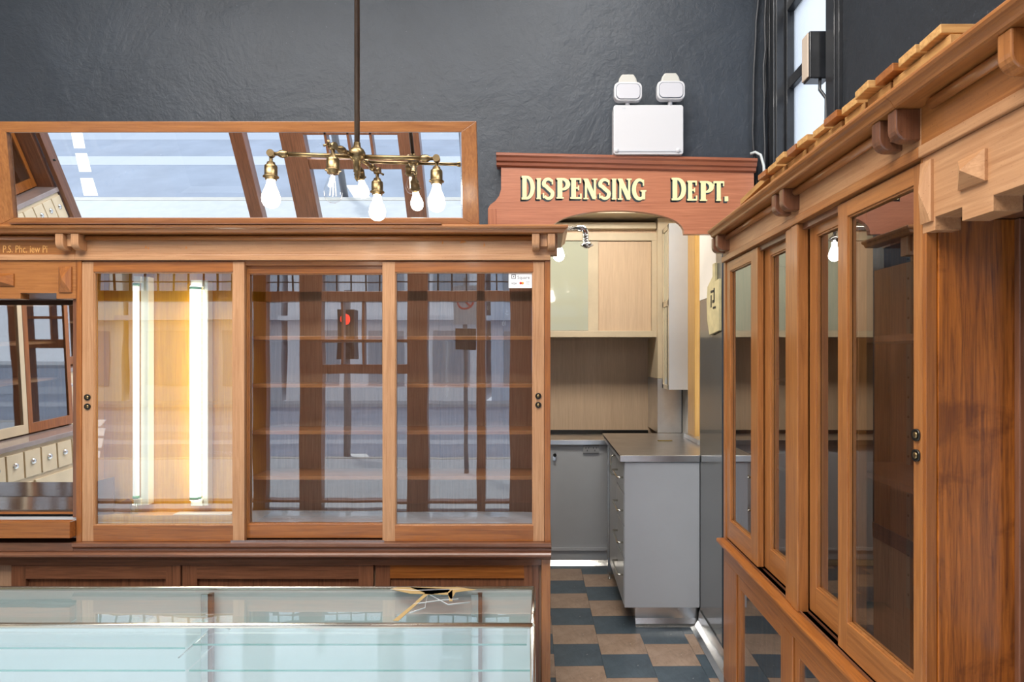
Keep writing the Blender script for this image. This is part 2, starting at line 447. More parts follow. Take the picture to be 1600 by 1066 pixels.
# ------------------------------------------------------------------ storefront behind the camera (seen in mirrors and glass)
SY = -.85
sf = empty('window_2', (0, SY, 0), kind='structure', label='timber shopfront with tall panes, seen reflected')
fr = MB()
MULL = [(-5.4,-4.50), (-4.46,-4.42), (-2.76,-2.64), (-2.32,-2.11), (-1.28,-1.09), (-.625,-.546), (-.31,-.10), (.55,.62), (1.0,1.06)]
for a, b in MULL: fr.box(a, b, SY-.05, SY+.05, .0, 3.2)
fr.box(-5.4, 1.06, SY-.05, SY+.06, .075, .10); fr.box(-5.4, 1.06, SY-.05, SY+.05, -.05, .005); fr.box(-5.4, 1.06, SY-.05, SY+.05, 1.99, 2.09); fr.box(-5.4, 1.06, SY-.05, SY+.05, 2.27, 2.36)
fr.box(-2.11, -1.28, SY-.04, SY+.04, 1.30, 1.39); fr.box(-2.11, -1.28, SY-.04, SY+.04, 1.60, 1.63)
for x in (-1.92, -1.72, -1.52): fr.box(x-.012, x+.012, SY-.04, SY+.04, 1.39, 1.99)
fr.build('window_frame', WOOD['darkz'], sf, .004, True)
gr = MB()
x = -4.5
while x < 1.0: gr.box(x-.006, x+.006, SY-.01, SY+.01, 2.09, 3.2); x += .14
for z in (2.18, 2.46, 2.6, 2.74, 2.88, 3.02): gr.box(-4.4, 1.06, SY-.008, SY+.008, z-.005, z+.005)
gr.build('leading', BLACKM, sf, 0, True)
for (a, b), (c, d) in zip(MULL[:-1], MULL[1:]):
    MB().box(b, c, SY-.004, SY+.002, .10, 3.2).build('pane', SHOPG, sf, 0, True); MB().box(b, c, SY-.004, SY+.002, .006, .074).build('pane', SHOPG, sf, 0, True)
struct(MB().box(-5.5, T, SY-.06, SY+.06, 3.2, 4.0), 'wall_front', DARKWALL)

# street outside
struct(MB().box(-30, 30, -4.0, -.90, -.12, -.02), 'pavement_near', PAVE)
pv = bpy.data.objects['pavement_near']
struct(MB().box(-30, 30, -4.15, -4.0, -.14, -.015), 'kerb_near', KERB)
struct(MB().box(-30, 30, -15.0, -4.15, -.22, -.12), 'road', ROADM)
struct(MB().box(-30, 30, -16.6, -15.0, -.14, -.02), 'pavement_far', PAVE)
for i, pl4 in enumerate(([(-9.94,-8.81),(-9.70,-8.81),(-8.83,-7.5),(-9.05,-7.5)], [(-8.78,-7.11),(-8.56,-7.11),(-7.71,-5.86),(-7.92,-5.86)], [(-7.66,-5.47),(-7.45,-5.47),(-6.81,-4.55),(-7.03,-4.55)],
    [(-3.15,-5.08),(-2.90,-5.08),(-2.5,-4.19),(-2.75,-4.19)], [(-11.3,-10.8),(-11.05,-10.8),(-10.1,-9.2),(-10.35,-9.2)])):
    o = MB().prism(pl4, -.12, -.114, 'z').build('road_line', LINE)
    tag(o, ('white dash painted on the road outside, seen in the upper mirror, middle one', 'white dash painted on the road outside, second from the kerb', 'white dash painted on the road outside, nearest the kerb on the left', 'short slanted white dash by the kerb near the signal', 'white dash painted on the road outside, furthest away')[i], 'road marking')
struct(MB().box(-30, 30, -6.9, -6.3, -.12, -.117), 'trim_road_sun_streak', plain('painted_sun_streak', srgb(166,172,182), .7))  # streak of sunlight on the road, painted as a pale strip
struct(MB().box(-30, 30, -9.6, -8.2, -.12, -.117), 'trim_road_lane', plain('pale_road_lane', srgb(150,158,170), .7))  # band slightly paler than the asphalt
def house(x0, x1, y, h, m, wm, label):
    b = empty('shop_building', ((x0+x1)/2, y, 0), 0, label, 'building')
    MB().box(x0, x1, y-3, y, -.02, h).build('wall', m, b, 0, True)
    n = max(2, int((x1-x0)/1.8)); st = (x1-x0)/n
    for r, (z0, z1) in enumerate(((.5, 2.4), (3.4, 4.8))):
        if z1 > h: continue
        for i in range(n):
            a = x0+st*(i+.22)
            MB().box(a, a+st*.56, y-.02, y+.03, z0, z1).build('window', wm, b, 0, True)
    MB().box(x0-.1, x1+.1, y-.1, y+.5, 2.75, 2.9).build('awning', m, b, 0, True)
    MB().box(x0-.05, x1+.05, y-.2, y+.12, h, h+.25).build('parapet', KERB, b, 0, True)
GLB = plain('far_window_glass', (.30,.34,.38,1), .2)
for a in ((-22,-14.5,-16.5,5.6,plain('render_cream',srgb(222,214,196),.7),GLB,'cream rendered shop across the street'),
          (-14.3,-9,-16.5,6.4,plain('render_grey',srgb(186,190,196),.7),GLB,'grey rendered shop across the street'),
          (-8.8,-2,-16.5,5.4,plain('render_white',srgb(228,228,230),.7),GLB,'white rendered shop across the street'),
          (-1.8,6,-16.5,6.0,plain('render_pale_blue',srgb(188,200,214),.7),GLB,'pale blue rendered shop across the street')): house(*a)
# traffic signal and sign post by the kerb
ts = empty('traffic_light', (-2.95, -4.3, -.12), 0, 'traffic signal on a pole by the road outside', 'traffic light')
MB().tube([(0,0,0),(0,0,2.6)], .05, 12).build('pole', GREYPR, ts)
MB().box(-.14,.14,-.1,.1,1.55,2.3).build('signal_box', BLACKM, ts, .01)
for i,(m) in enumerate((emis('red_signal',(1,.05,.02,1),3), BLACK, BLACK)):
    MB().lathe([(0,.10),(.085,.10),(.085,.13),(0,.14)], (0,0,2.15-.24*i), 16, 'y').build('lamp', m, ts)
sp = empty('street_sign', (-.98, -2.9, -.12), 0, 'street sign on a post by the kerb outside', 'sign')
MB().tube([(0,0,0),(0,0,2.6)], .03, 10).build('post', GREYPR, sp)
MB().box(-.16,.16,.02,.03,2.0,2.5).build('plate', WHITEP, sp)
MB().box(-.13,.13,.02,.03,1.68,1.95).build('arrow_plate', INK, sp)
mb = MB(); mb.tube([(.10*math.cos(a*PI/8),.035,2.3+.10*math.sin(a*PI/8)) for a in range(17)], .012, 6, False); mb.tube([(-.07,.035,2.37),(.07,.035,2.23)], .012, 6)
mb.build('ring', REDP, sp)

# ------------------------------------------------------------------ joinery shared by the shop units (local frame: x along, -y outward)
CORN = [(.0,1.948),(-.054,1.948),(-.058,1.951),(-.060,1.956),(-.064,1.962),(-.071,1.966),(-.074,1.971),(-.074,1.975),(-.071,1.979),(.0,1.979)]
def cornice(parent, x0, x1, wm, ends=(0,0), name='cornice'):
    m = MB()
    n = len(CORN)
    # ends mitred outward so the moulding returns
    vs = [((x0 + (y if ends[0] else 0)), y, z) for y, z in CORN] + [((x1 - (y if ends[1] else 0)), y, z) for y, z in CORN]
    m.add(vs, [tuple(range(n)), tuple(range(2*n-1,n-1,-1))] + [(i, n+i, n+(i+1)%n, (i+1)%n) for i in range(n)])
    for e, x, s in ((ends[0], x0, -1), (ends[1], x1, 1)):
        if e:   # return along the end of the case
            vs = [(x + s*(-y), y, z) for y, z in CORN] + [(x + s*(-y), .29, z) for y, z in CORN]
            m.add(vs, [tuple(range(n)), tuple(range(2*n-1,n-1,-1))] + [(i, n+i, n+(i+1)%n, (i+1)%n) for i in range(n)])
    return m.build(name, wm, parent, .0)
def bead(parent, x0, x1, wm):
    return MB().tube([(x0,-.014,1.936),(x1,-.014,1.936)], .0105, 14).build('bead', wm, parent)
def bracket(parent, x, wm, w=.031, dep=.052, z0=1.885, z1=1.948):
    r = .026
    pr = [(0,z1),(-dep,z1),(-dep,z0+r)]
    for k in range(1, 7):
        a = k/6*PI/2; pr.append((-dep+r-r*math.cos(a), z0+r-r*math.sin(a)))
    pr.append((0,z0))
    return MB().prism(pr, x, x+w).build('bracket', wm, parent, .003)
def brackets(parent, xc, wm):
    bracket(parent, xc-.0465, wm); bracket(parent, xc+.0155, wm)
    MB().box(xc-.0145, xc+.0145, -.030, 0, 1.90, 1.948).build('bracket_block', wm, parent, .001)
def pyramid(parent, x0, x1, z0, z1, wm, d=.024, y=0):
    m = MB(); b = .006
    m.box(x0, x1, y-b, y, z0, z1)
    xc, zc = (x0+x1)/2, (z0+z1)/2
    m.add([(x0,y-b,z0),(x1,y-b,z0),(x1,y-b,z1),(x0,y-b,z1),(xc,y-d,zc)], [(0,1,4),(1,2,4),(2,3,4),(3,0,4)])
    return m.build('pyramid_block', wm, parent)
def ring(name, parent, x0, gx0, gx1, x1, z0, gz0, gz1, z1, y0, y1, wv, wh, bevel=.001):
    xs = [x0, gx0, gx1, x1]; zs = [z0, gz0, gz1, z1]
    V = []; F = []; MI = []
    def vi(i, j, k): return (i*4+j)*2+k
    for i in range(4):
        for j in range(4):
            V += [(xs[i], y0, zs[j]), (xs[i], y1, zs[j])]
    for i in range(3):
        for j in range(3):
            if i == 1 and j == 1: continue
            m = 0 if i != 1 else 1
            F.append((vi(i,j,0),vi(i+1,j,0),vi(i+1,j+1,0),vi(i,j+1,0))); MI.append(m)
            F.append((vi(i,j,1),vi(i,j+1,1),vi(i+1,j+1,1),vi(i+1,j,1))); MI.append(m)
    for k in range(3):
        m = 1 if k == 1 else 0
        F += [(vi(k,0,0),vi(k,0,1),vi(k+1,0,1),vi(k+1,0,0)), (vi(k,3,0),vi(k+1,3,0),vi(k+1,3,1),vi(k,3,1))]; MI += [m, m]
        F += [(vi(0,k,0),vi(0,k+1,0),vi(0,k+1,1),vi(0,k,1)), (vi(3,k,0),vi(3,k,1),vi(3,k+1,1),vi(3,k+1,0))]; MI += [0, 0]
    F += [(vi(1,1,0),vi(2,1,0),vi(2,1,1),vi(1,1,1)), (vi(1,2,0),vi(1,2,1),vi(2,2,1),vi(2,2,0)), (vi(1,1,0),vi(1,1,1),vi(1,2,1),vi(1,2,0)), (vi(2,1,0),vi(2,2,0),vi(2,2,1),vi(2,1,1))]; MI += [1,1,0,0]
    me = bpy.data.meshes.new(name); me.from_pydata(V, [], F); me.materials.append(wv); me.materials.append(wh)
    me.polygons.foreach_set('material_index', MI)
    bm = bmesh.new(); bm.from_mesh(me); bmesh.ops.recalc_face_normals(bm, faces=bm.faces); bm.to_mesh(me); bm.free()
    o = bpy.data.objects.new(name, me); C.objects.link(o); o.parent = parent
    if bevel:
        b = o.modifiers.new('bevel', 'BEVEL'); b.width = bevel; b.segments = 2; b.limit_method = 'ANGLE'
    return o
def sliding_door(parent, x0, x1, z0, z1, y0, wv, wh, gx0, gx1, gz0, gz1, g, pulls=None, pullm=BLACKM):
    t = .022
    o = ring('sliding_door', parent, x0, gx0, gx1, x1, z0, gz0, gz1, z1, y0, y0+t, wv, wh, .0015)
    e = .004
    ring('glazing_bead', o, gx0, gx0+e, gx1-e, gx1, gz0, gz0+e, gz1-e, gz1, y0+.004, y0+.011, wv, wv, 0)
    MB().box(gx0+.001, gx1-.001, y0+.012, y0+.015, gz0+.001, gz1-.001).build('glass_pane', g, o)
    for px, pz in (pulls or []):
        MB().lathe([(.0,.0),(.009,-.001),(.0125,-.004),(.0125,.002),(.0,.002)], (px, y0-.001, pz), 20, 'y').build('finger_pull', pullm, o)
        MB().lathe([(.0,-.003),(.0065,-.003),(.0065,.001),(0,.001)], (px, y0-.0025, pz), 16, 'y').build('finger_pull', BRASS, o)
    return o

# ------------------------------------------------------------------ BACK WALL: display cabinet
Y0 = 2.55
dc = empty('display_cabinet', (0, Y0, 0), 0, 'long wooden wall cabinet with three sliding glass doors behind the glass counter', 'cabinet')
L, Rr = bx(119), bx(860)
for a, b in ((L, bx(127)), (bx(851), Rr)): MB().box(a, b, 0, .012, .703, 1.848).build('stile', WOOD['warmz'], dc, .001)
MB().box(L, L+.018, .012, .31, .703, 1.848).build('side_panel', WOOD['warmz'], dc)
MB().box(Rr-.018, Rr, .012, .31, .703, 1.848).build('side_panel', WOOD['midz'], dc)
XD = bx(372)
MB().box(XD-.009, XD+.009, .055, .31, .752, 1.83).build('divider', ORANGE, dc)
MB().box(L+.018, Rr-.018, .012, .31, 1.83, 1.848).build('top_board', WOOD['midx'], dc)
MB().box(L+.018, XD-.009, .055, .125, .752, .797).build('bottom_board', ORANGE, dc)
MB().box(XD+.009, Rr-.018, .05, .30, .735, .752).build('bottom_board', WOOD['darkx'], dc)
MB().box(L+.018, XD-.009, .126, .140, .735, 1.83).build('back_panel', ORANGE, dc)
MB().box(XD+.009, Rr-.018, .290, .302, .752, 1.83).build('back_panel', BACKB, dc)
MB().box(L+.019, L+.026, .055, .125, .798, 1.83).build('lining', plain('yellow_lining', srgb(236,180,40), .5), dc)
f = MB(); f.box(L, 0.060, -.003, .05, 1.871, 1.948)
f.build('frieze', WOOD['palex'], dc, .001)
MB().box(L, Rr, -.009, .03, 1.848, 1.871).build('frieze_rail', WOOD['palex'], dc, .002)
cornice(dc, L, .027, WOOD['midx'], (0,1))
MB().box(L, .0, 0, .30, 1.949, 1.978).build('dust_top', WOOD['darkx'], dc)
bead(dc, bx(139), bx(835), WOOD['midx'])
brackets(dc, bx(849.5)+.0, WOOD['palez'])
for zc in (1.536, 1.334, 1.136, .944):
    MB().box(XD+.010, Rr-.019, .10, .288, zc-.008, zc+.008).build('shelf', WOOD['midx'], dc, .001)
# battens on the back of the shelved part
for px in (455, 650, 760):
    MB().box(bx(px), bx(px)+.05, .282, .290, .76, 1.82).build('back_batten', BACKB, dc)
sliding_door(dc, bx(127), bx(381), bz(847), bz(408.5), .004, WOOD['palez'], WOOD['warmx'], bx(145), bx(363), bz(822), bz(425), PANE, [(bx(136), bz(621)), (bx(136), bz(635.5))])
sliding_door(dc, bx(364), bx(607), bz(844), bz(411), .028, WOOD['midz'], WOOD['warmx'], bx(383), bx(600), bz(822), bz(426), PANE)
sliding_door(dc, bx(597), bx(850.5), bz(847), bz(408.5), .004, WOOD['palez'], WOOD['warmx'], bx(617), bx(833), bz(822), bz(425), PANE, [(bx(841), bz(619)), (bx(841), bz(633))])
MB().box(bx(360), bx(600), .001, .0035, .703, .709).build('track', STEEL, dc)
# worn gilt lettering left on the frieze
wear = plain('bare_wood_scuff', srgb(196,124,58), .6)
mm = MB()
for px, py, w_, h_ in ((692,378,3,9),(724,377,10,8),(757,382,3,9),(229,386,3,6),(233,388,3,4),(292,387,3,5),(306,380,2,2)):
    cx_, cz_ = bx(px), bz(py); mm.add([(cx_-w_*.0013,-.0036,cz_-h_*.0013),(cx_+w_*.0013,-.0036,cz_-h_*.0006),(cx_-w_*.0008,-.0036,cz_+h_*.0013)], [(0,1,2)])
mm.build('scuff', wear, dc)
# card-payment sticker on the glass
st = empty('sticker', (bx(812.5), Y0+.006, bz(437)), 0, 'small white card-payment sticker on the top right of the third glass door', 'sticker')
MB().box(bx(794.5), bx(831), Y0+.013, Y0+.0158, bz(449.5), bz(424.5)).build('paper', plain('sticker_white', srgb(240,240,242), .4), st, 0, True)
def text(body, size, loc, m, parent, name='lettering', rx=90, ext=.0003, align='LEFT', rz=0, world=True, sx=1):
    cu = bpy.data.curves.new(name, 'FONT'); cu.body = body; cu.size = size; cu.extrude = ext; cu.align_x = align; cu.resolution_u = 3
    tmp = bpy.data.objects.new('t', cu); C.objects.link(tmp)
    dg = bpy.context.evaluated_depsgraph_get(); dg.update()
    me = bpy.data.meshes.new_from_object(tmp.evaluated_get(dg)); bpy.data.objects.remove(tmp)
    M = Matrix.Translation(loc) @ Matrix.Rotation(R(rz), 4, 'Z') @ Matrix.Rotation(R(rx), 4, 'X') @ Matrix.Diagonal((sx,1,1,1))
    if parent is not None and world:
        M = (Matrix.Translation(parent.location) @ parent.rotation_euler.to_matrix().to_4x4()).inverted() @ M
    me.transform(M); me.materials.clear(); me.materials.append(m)
    o = bpy.data.objects.new(name, me); C.objects.link(o); o.parent = parent; return o
yt = Y0+.0128
text('Square', .0185, (bx(808), yt, bz(435.3)), GREYPR, st)
text('VISA', .0115, (bx(798.5), yt, bz(444)), INK, st, 'visa_mark')
mk = MB(); 
q = MB(); a0,a1,b0,b1 = bx(799), bx(805.6), bz(435), bz(428.3); e=.0022
q.box(a0,a1,yt,yt+.0003,b0,b0+e); q.box(a0,a1,yt,yt+.0003,b1-e,b1); q.box(a0,a0+e,yt,yt+.0003,b0,b1); q.box(a1-e,a1,yt,yt+.0003,b0,b1)
q.box((a0+a1)/2-.0022,(a0+a1)/2+.0022,yt,yt+.0003,(b0+b1)/2-.0022,(b0+b1)/2+.0022); q.build('square_mark', INK, st, 0, True)
MB().lathe([(0,0),(.0052,0),(.0052,.0002),(0,.0002)], (bx(813.3), yt, bz(441.9)), 20, 'y').build('red_disc', REDP, st, 0, True)
MB().lathe([(0,0),(.0052,0),(.0052,.0002),(0,.0002)], (bx(816.3), yt+.0001, bz(441.9)), 20, 'y').build('orange_disc', ORGP, st, 0, True)
q = MB()
for k in range(3): q.box(bx(822), bx(827.5)-.002*(k%2), yt, yt+.0003, bz(439.7+k*2.2)-.0012, bz(439.7+k*2.2))
q.build('small_print', GREYPR, st, 0, True)

# fluorescent battens standing in the first bay
def tube_light(px0, py0, py1, lit, label, tw=9, bw=12):
    D = 2.638
    x0 = X_(px0, D); z0, z1 = Z_(py1, D), Z_(py0, D); s = D/980
    t = empty('fluorescent_batten', (x0+.03, D, z0), 0, label, 'light')
    MB().box(x0+tw*s, x0+(tw+bw)*s, D-.005, D+.035, z0, z1).build('batten', BATTEN, t, .003, True)
    for za, zb in ((z0, z0+.028), (z1-.028, z1)):
        MB().box(x0-.002, x0+(tw+2)*s, D-.012, D+.02, za, zb).build('end_cap', BATTEN, t, .002, True)
    xc = x0+tw*s/2
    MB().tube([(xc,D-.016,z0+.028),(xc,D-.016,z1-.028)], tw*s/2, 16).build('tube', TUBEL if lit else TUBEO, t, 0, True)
    for za in (z0+.030, z1-.042):
        MB().tube([(xc,D-.016,za),(xc,D-.016,za+.012)], tw*s/2+.001, 16).build('tube_end', GREENE, t, 0, True)
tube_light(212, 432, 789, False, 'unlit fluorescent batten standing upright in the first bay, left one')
tube_light(301, 438, 790, True, 'brightly lit fluorescent batten standing upright in the first bay, right one', 16, 9)
# packaging lying in the first bay
cb = empty('cardboard_box', (X_(163,2.62), 2.62, .798), 0, 'flattened brown cardboard box propped in the left corner of the first bay', 'box')
q = MB(); D=2.617
q.add([(X_(152,D),D,.798),(X_(175,D),D+.01,.798),(X_(175,D),D+.01,Z_(746,D)),(X_(152,D),D,Z_(752,D)),
       (X_(152,D),D+.006,.798),(X_(175,D),D+.016,.798),(X_(175,D),D+.016,Z_(746,D)),(X_(152,D),D+.006,Z_(752,D))],
      [(0,1,2,3),(7,6,5,4),(0,4,5,1),(1,5,6,2),(2,6,7,3),(3,7,4,0)]); q.build('panel', CARD, cb, 0, True)
q = MB(); q.prism([(X_(175,D),.798),(X_(201,D),.798),(X_(201,D),Z_(786,D)),(X_(196,D),Z_(781,D)),(X_(175,D),Z_(790,D))], D+.018, D+.022, 'y'); q.build('flap', CARD, cb, 0, True)
gc = MB(); gc.lathe([(.013,0),(.020,.045),(.0185,.045),(.012,.002),(0,.002)], (X_(210,2.632), 2.632, .798), 20)
tag(gc.build('glass_tumbler', SHELFG), 'small clear tumbler beneath the unlit batten', 'glass')
tag(MB().prism([(X_(273,2.62),.798),(X_(362,2.62),.798),(X_(362,2.62),.801),(X_(273,2.62),.801)], 2.608, 2.655, 'y').build('white_card', plain('white_card', srgb(226,214,196), .5)), 'white card sheet lying beneath the lit batten', 'card')

# ------------------------------------------------------------------ mirrored niche left of it
nc = empty('mirrored_niche', (0, Y0, 0), 0, 'wooden mirrored niche with stepped header at the far left of the back wall', 'niche')
NL = -3.35
hd = MB()
prof = [(NL, 1.848), (NL, 1.692), (bx(32), 1.692), (bx(32), 1.715), (bx(88), 1.715), (bx(88), 1.692), (bx(118.5), 1.692), (bx(118.5), 1.848)]
hd.prism(prof, .0, .045, 'y'); hd.build('stepped_header', WOOD['midx'], nc, .0015)
pyramid(nc, bx(93), bx(113), bz(457), bz(417), WOOD['warmz'])
pyramid(nc, bx(-34), bx(23), bz(447), bz(428), WOOD['warmx'])
pyramid(nc, bx(-150), bx(-93), bz(447), bz(428), WOOD['warmx'])
MB().box(NL, L, -.003, .05, 1.871, 1.948).build('frieze', WOOD['midx'], nc, .001)
MB().box(NL, L, -.009, .03, 1.848, 1.871).build('frieze_rail', WOOD['palex'], nc, .002)
cornice(nc, NL, L, WOOD['midx'])
MB().box(NL, L, 0, .30, 1.949, 1.978).build('dust_top', WOOD['darkx'], nc)
bead(nc, NL, bx(100), WOOD['midx'])
brackets(nc, bx(119), WOOD['palez'])
MB().box(L-.022, L-.001, .012, .31, .80, 1.692).build('side_panel', WOOD['darkz'], nc)
MB().box(NL, L-.022, .045, .31, 1.715, 1.735).build('soffit', WOOD['darkx'], nc)
MB().box(NL, L-.001, .050, .31, .806, .822).build('deck', wood('dark_glossy_deck', srgb(92,76,66), srgb(52,40,34), 'x', .12, .3, .8, .6), nc, .002)
MB().box(NL, L-.001, .054, .30, .790, .8055).build('shadow_gap', BLACK, nc)
MB().box(NL, L-.001, .040, .052, .806, .814).build('deck_edge', WOOD['warmx'], nc, .001)
MB().box(NL, L-.001, -.03, .12, .790, .7935).build('ledge_sheet', plain('glossy_white_ledge', srgb(222,226,232), .08, 0, .5), nc)
MB().box(NL, L-.001, -.034, .0, .727, .794).build('front_rail', WOOD['warmx'], nc, .002)
MB().box(NL, L-.001, .0, .3, .72, .789).build('plinth', WOOD['darkx'], nc)
text('P.S. Phc. iew Pi', .042, (bx(5), Y0-.0034, bz(395)), plain('rubbed_gilt', srgb(226,170,98), .45), nc, 'gilt_lettering', sx=.72)
def mirror_quad(name, pts, thick, m, parent):
    a = [Vector(p) for p in pts]; nrm = (a[1]-a[0]).cross(a[3]-a[0]).normalized()
    if nrm.y > 0: nrm = -nrm
    b = [p - nrm*thick for p in a]
    q = MB(); q.add(a+b, [(0,1,2,3),(7,6,5,4),(0,4,5,1),(1,5,6,2),(2,6,7,3),(3,7,4,0)])
    return q.build(name, m, parent, 0, True)
tn = math.tan(R(2))
mirror_quad('mirror_glass', [(NL, 2.848, .823), (L-.022, 2.848, .823), (L-.022, 2.848-.89*tn, 1.713), (NL, 2.848-.89*tn, 1.713)], .004, MIRROR2, nc)

# ------------------------------------------------------------------ base cabinet under both
bc = empty('base_cabinet', (0, Y0, 0), 0, 'dark wooden base cabinet with panelled doors running behind the glass counter', 'cabinet')
MB().prism([(-.022,.703),(-.022,.690),(-.018,.684),(-.012,.680),(-.012,.668),(.32,.668),(.32,.703)], L-.002, bx(861.5)).build('upper_ledge', WOOD['darkx'], bc, .001)
MB().prism([(-.012,.703),(-.012,.668),(.32,.668),(.32,.703)], NL, L-.003).build('upper_ledge', WOOD['darkx'], bc, .001)
MB().prism([(-.030,.667),(-.036,.661),(-.036,.654),(-.030,.646),(-.020,.640),(-.008,.634),(.32,.634),(.32,.667)], NL, bx(861)).build('moulding', WOOD['darkx'], bc)
c = MB(); c.box(NL, bx(860), .03, .32, .0, .633); c.build('carcass', BACKB, bc)
for z0, z1 in ((.608,.633),(0,.09)): MB().box(NL, bx(848), 0, .03, z0, z1).build('rail', WOOD['darkx'], bc, .001)
MB().box(bx(846), bx(860), -.004, .03, 0, .633).build('end_stile', WOOD['midz'], bc, .002)
for a, b in ((-250,-20),(15,281),(283,583),(585,842)):
    x0, x1 = bx(a)+.001, bx(b)-.001
    w_ = .060
    yb = .006 if b != 842 else .012
    o = ring('panelled_door', bc, x0, x0+w_, x1-w_, x1, .09, .15, .550, .606, yb, .028, WOOD['darkz'], WOOD['warmx'] if b == 842 else WOOD['darkx'])
    MB().box(x0+w_, x1-w_, .020, .026, .15, .550).build('panel', WOOD['darkz'], o)

# ------------------------------------------------------------------ leaning over-mirror on top of the cabinets
TILT = R(16); PB = Vector((0, 2.497, 1.9805)); UP = Vector((0, -math.sin(TILT), math.cos(TILT))); NM = Vector((0, -math.cos(TILT), -math.sin(TILT)))
CAM = Vector((0, 0, 1.45))
def onm(px, py, off=0.0):
    d = Vector(((px-848)/980, 1, -(py-560)/980)); p0 = PB + NM*off
    t = (p0-CAM).dot(NM)/d.dot(NM); return CAM + d*t
om = empty('overmantel_mirror', (-1.25, 2.5, 1.98), 0, 'long wood-framed mirror leaning out above the back cabinets', 'mirror')
O = [onm(-16,190), onm(744,189.5), onm(748,356), onm(-10,356)]
I = [onm(9.5,206.8), onm(720.5,206.3), onm(723,340.8), onm(21,340.8)]
def bar(i, j, m):
    pts = [O[i], O[j], I[j], I[i]]
    b = [p - NM*.026 for p in pts]; q = MB(); q.add(pts+b, [(0,1,2,3),(7,6,5,4),(0,4,5,1),(1,5,6,2),(2,6,7,3),(3,7,4,0)])
    q.build('frame_bar', m, om, .0015, True)
bar(0,1,WOOD['midx']); bar(1,2,WOOD['midz']); bar(2,3,WOOD['midx']); bar(3,0,WOOD['midz'])
q = MB(); G = [p - NM*.012 for p in I]; q.add(G+[p-NM*.005 for p in G], [(0,1,2,3),(7,6,5,4),(0,4,5,1),(1,5,6,2),(2,6,7,3),(3,7,4,0)])
q.build('mirror_glass', MIRROR, om, 0, True)
cI = sum(I, Vector())/4
for i in range(4):
    j = (i+1)%4; a, b = G[i]+NM*.0008, G[j]+NM*.0008
    ai, bi = a+(cI-a).normalized()*.006, b+(cI-b).normalized()*.006
    MB().add([a,b,bi,ai],[(0,1,2,3)]).build('bevel_strip', plain('bevel_edge', (.9,.93,.96,1), .12, 1), om, 0, True)
MB().box(-2.1,-.4,2.47,2.93,1.9795,1.9835).build('foot_board', WOOD['darkx'], om, 0, True)
for x in (-1.9, -.5): MB().tube([(x,2.44,2.22),(x,2.93,2.5)], .006, 8).build('stay', BLACKM, om, 0, True)

# ------------------------------------------------------------------ lettered sign board over the doorway
SYF = 2.893
sb = empty('lettered_sign', (.36, SYF, 2.03), 0, 'reddish wooden sign board with arched cut-out and gold lettering over the doorway', 'sign')
def sx(px): return X_(px, SYF)
def sz(py): return Z_(py, SYF)
tl = lambda px: (px-777)*9/403      # the board drops slightly to the right
out = [(783,258),(783,296),(780,306),(774,314),(766,320),(762.5,326),(762.5,366),(858,366)]
arc = []
for k in range(0, 25):
    a = PI - PI*k/24; arc.append((964+105*math.cos(a), 366-37*abs(math.sin(a))**.8))
pts = out + arc[0:] + [(1178,366),(1178,262)]
# dedupe and build as two-sided prism through triangulated ngon
P2 = [];
for p in pts:
    if not P2 or abs(p[0]-P2[-1][0])+abs(p[1]-P2[-1][1]) > .01: P2.append(p)
b = MB(); b.prism([(sx(x), sz(y)) for x, y in P2], SYF, SYF+.028, 'y'); b.build('board', WOOD['redx'], sb, 0, True)
def capz(px, py): return sz(py + tl(px))
capp = [(0,0),(-.030,0),(-.033,-.004),(-.033,-.012),(-.026,-.020),(-.022,-.034),(-.014,-.040),(-.012,-.052),(-.004,-.058),(0,-.060)]
vs = []
for px in (776, 1180):
    zt = sz(241.5 + tl(px)); vs += [(sx(px), SYF+y if y else SYF+.03, zt+z) for y, z in capp]
n_ = len(capp); q = MB(); q.add(vs, [tuple(range(n_)), tuple(range(2*n_-1,n_-1,-1))]+[(i,n_+i,n_+(i+1)%n_,(i+1)%n_) for i in range(n_)])
q.build('cap_moulding', wood('sign_cap', srgb(174,108,80), srgb(144,84,60), 'x', .28, .3, .5, .4), sb, 0, True)
MB().box(sx(762.5), sx(775), SYF-.004, SYF, sz(366), sz(326)).build('side_block', WOOD['redz'], sb, .001, True)

# hand-drawn display letters: strokes as ribbons (unit height)
def arcpts(cx, cy, rx, ry, a0, a1, n=12): return [(cx+rx*math.cos(R(a0+(a1-a0)*k/n)), cy+ry*math.sin(R(a0+(a1-a0)*k/n))) for k in range(n+1)]
def ribbon(mb, pts, ws, y, th, fx):
    n = len(pts); Ls, Rs = [], []
    for i in range(n):
        a = Vector(pts[max(i-1,0)]); b_ = Vector(pts[min(i+1,n-1)]); d = (b_-a).normalized(); nn = Vector((-d.y, d.x))
        w_ = ws if not isinstance(ws, (list,tuple)) else ws[0]+(ws[1]-ws[0])*math.sin(PI*i/(n-1))
        p = Vector(pts[i]); Ls.append(p+nn*w_/2); Rs.append(p-nn*w_/2)
    f = [fx(p) for p in Ls]+[fx(p) for p in Rs]
    vs = [(p[0], y, p[1]) for p in f] + [(p[0], y+th, p[1]) for p in f]
    N = 2*n; fs = []
    for i in range(n-1): fs += [(i,i+1,n+i+1,n+i), (N+i,N+n+i,N+n+i+1,N+i+1), (i,N+i,N+i+1,i+1), (n+i,n+i+1,N+n+i+1,N+n+i)]
    fs += [(0,n,N+n,N), (n-1,N+n-1,N+2*n-1,2*n-1)]
    mb.add(vs, fs)
W1, W2 = .20, .11
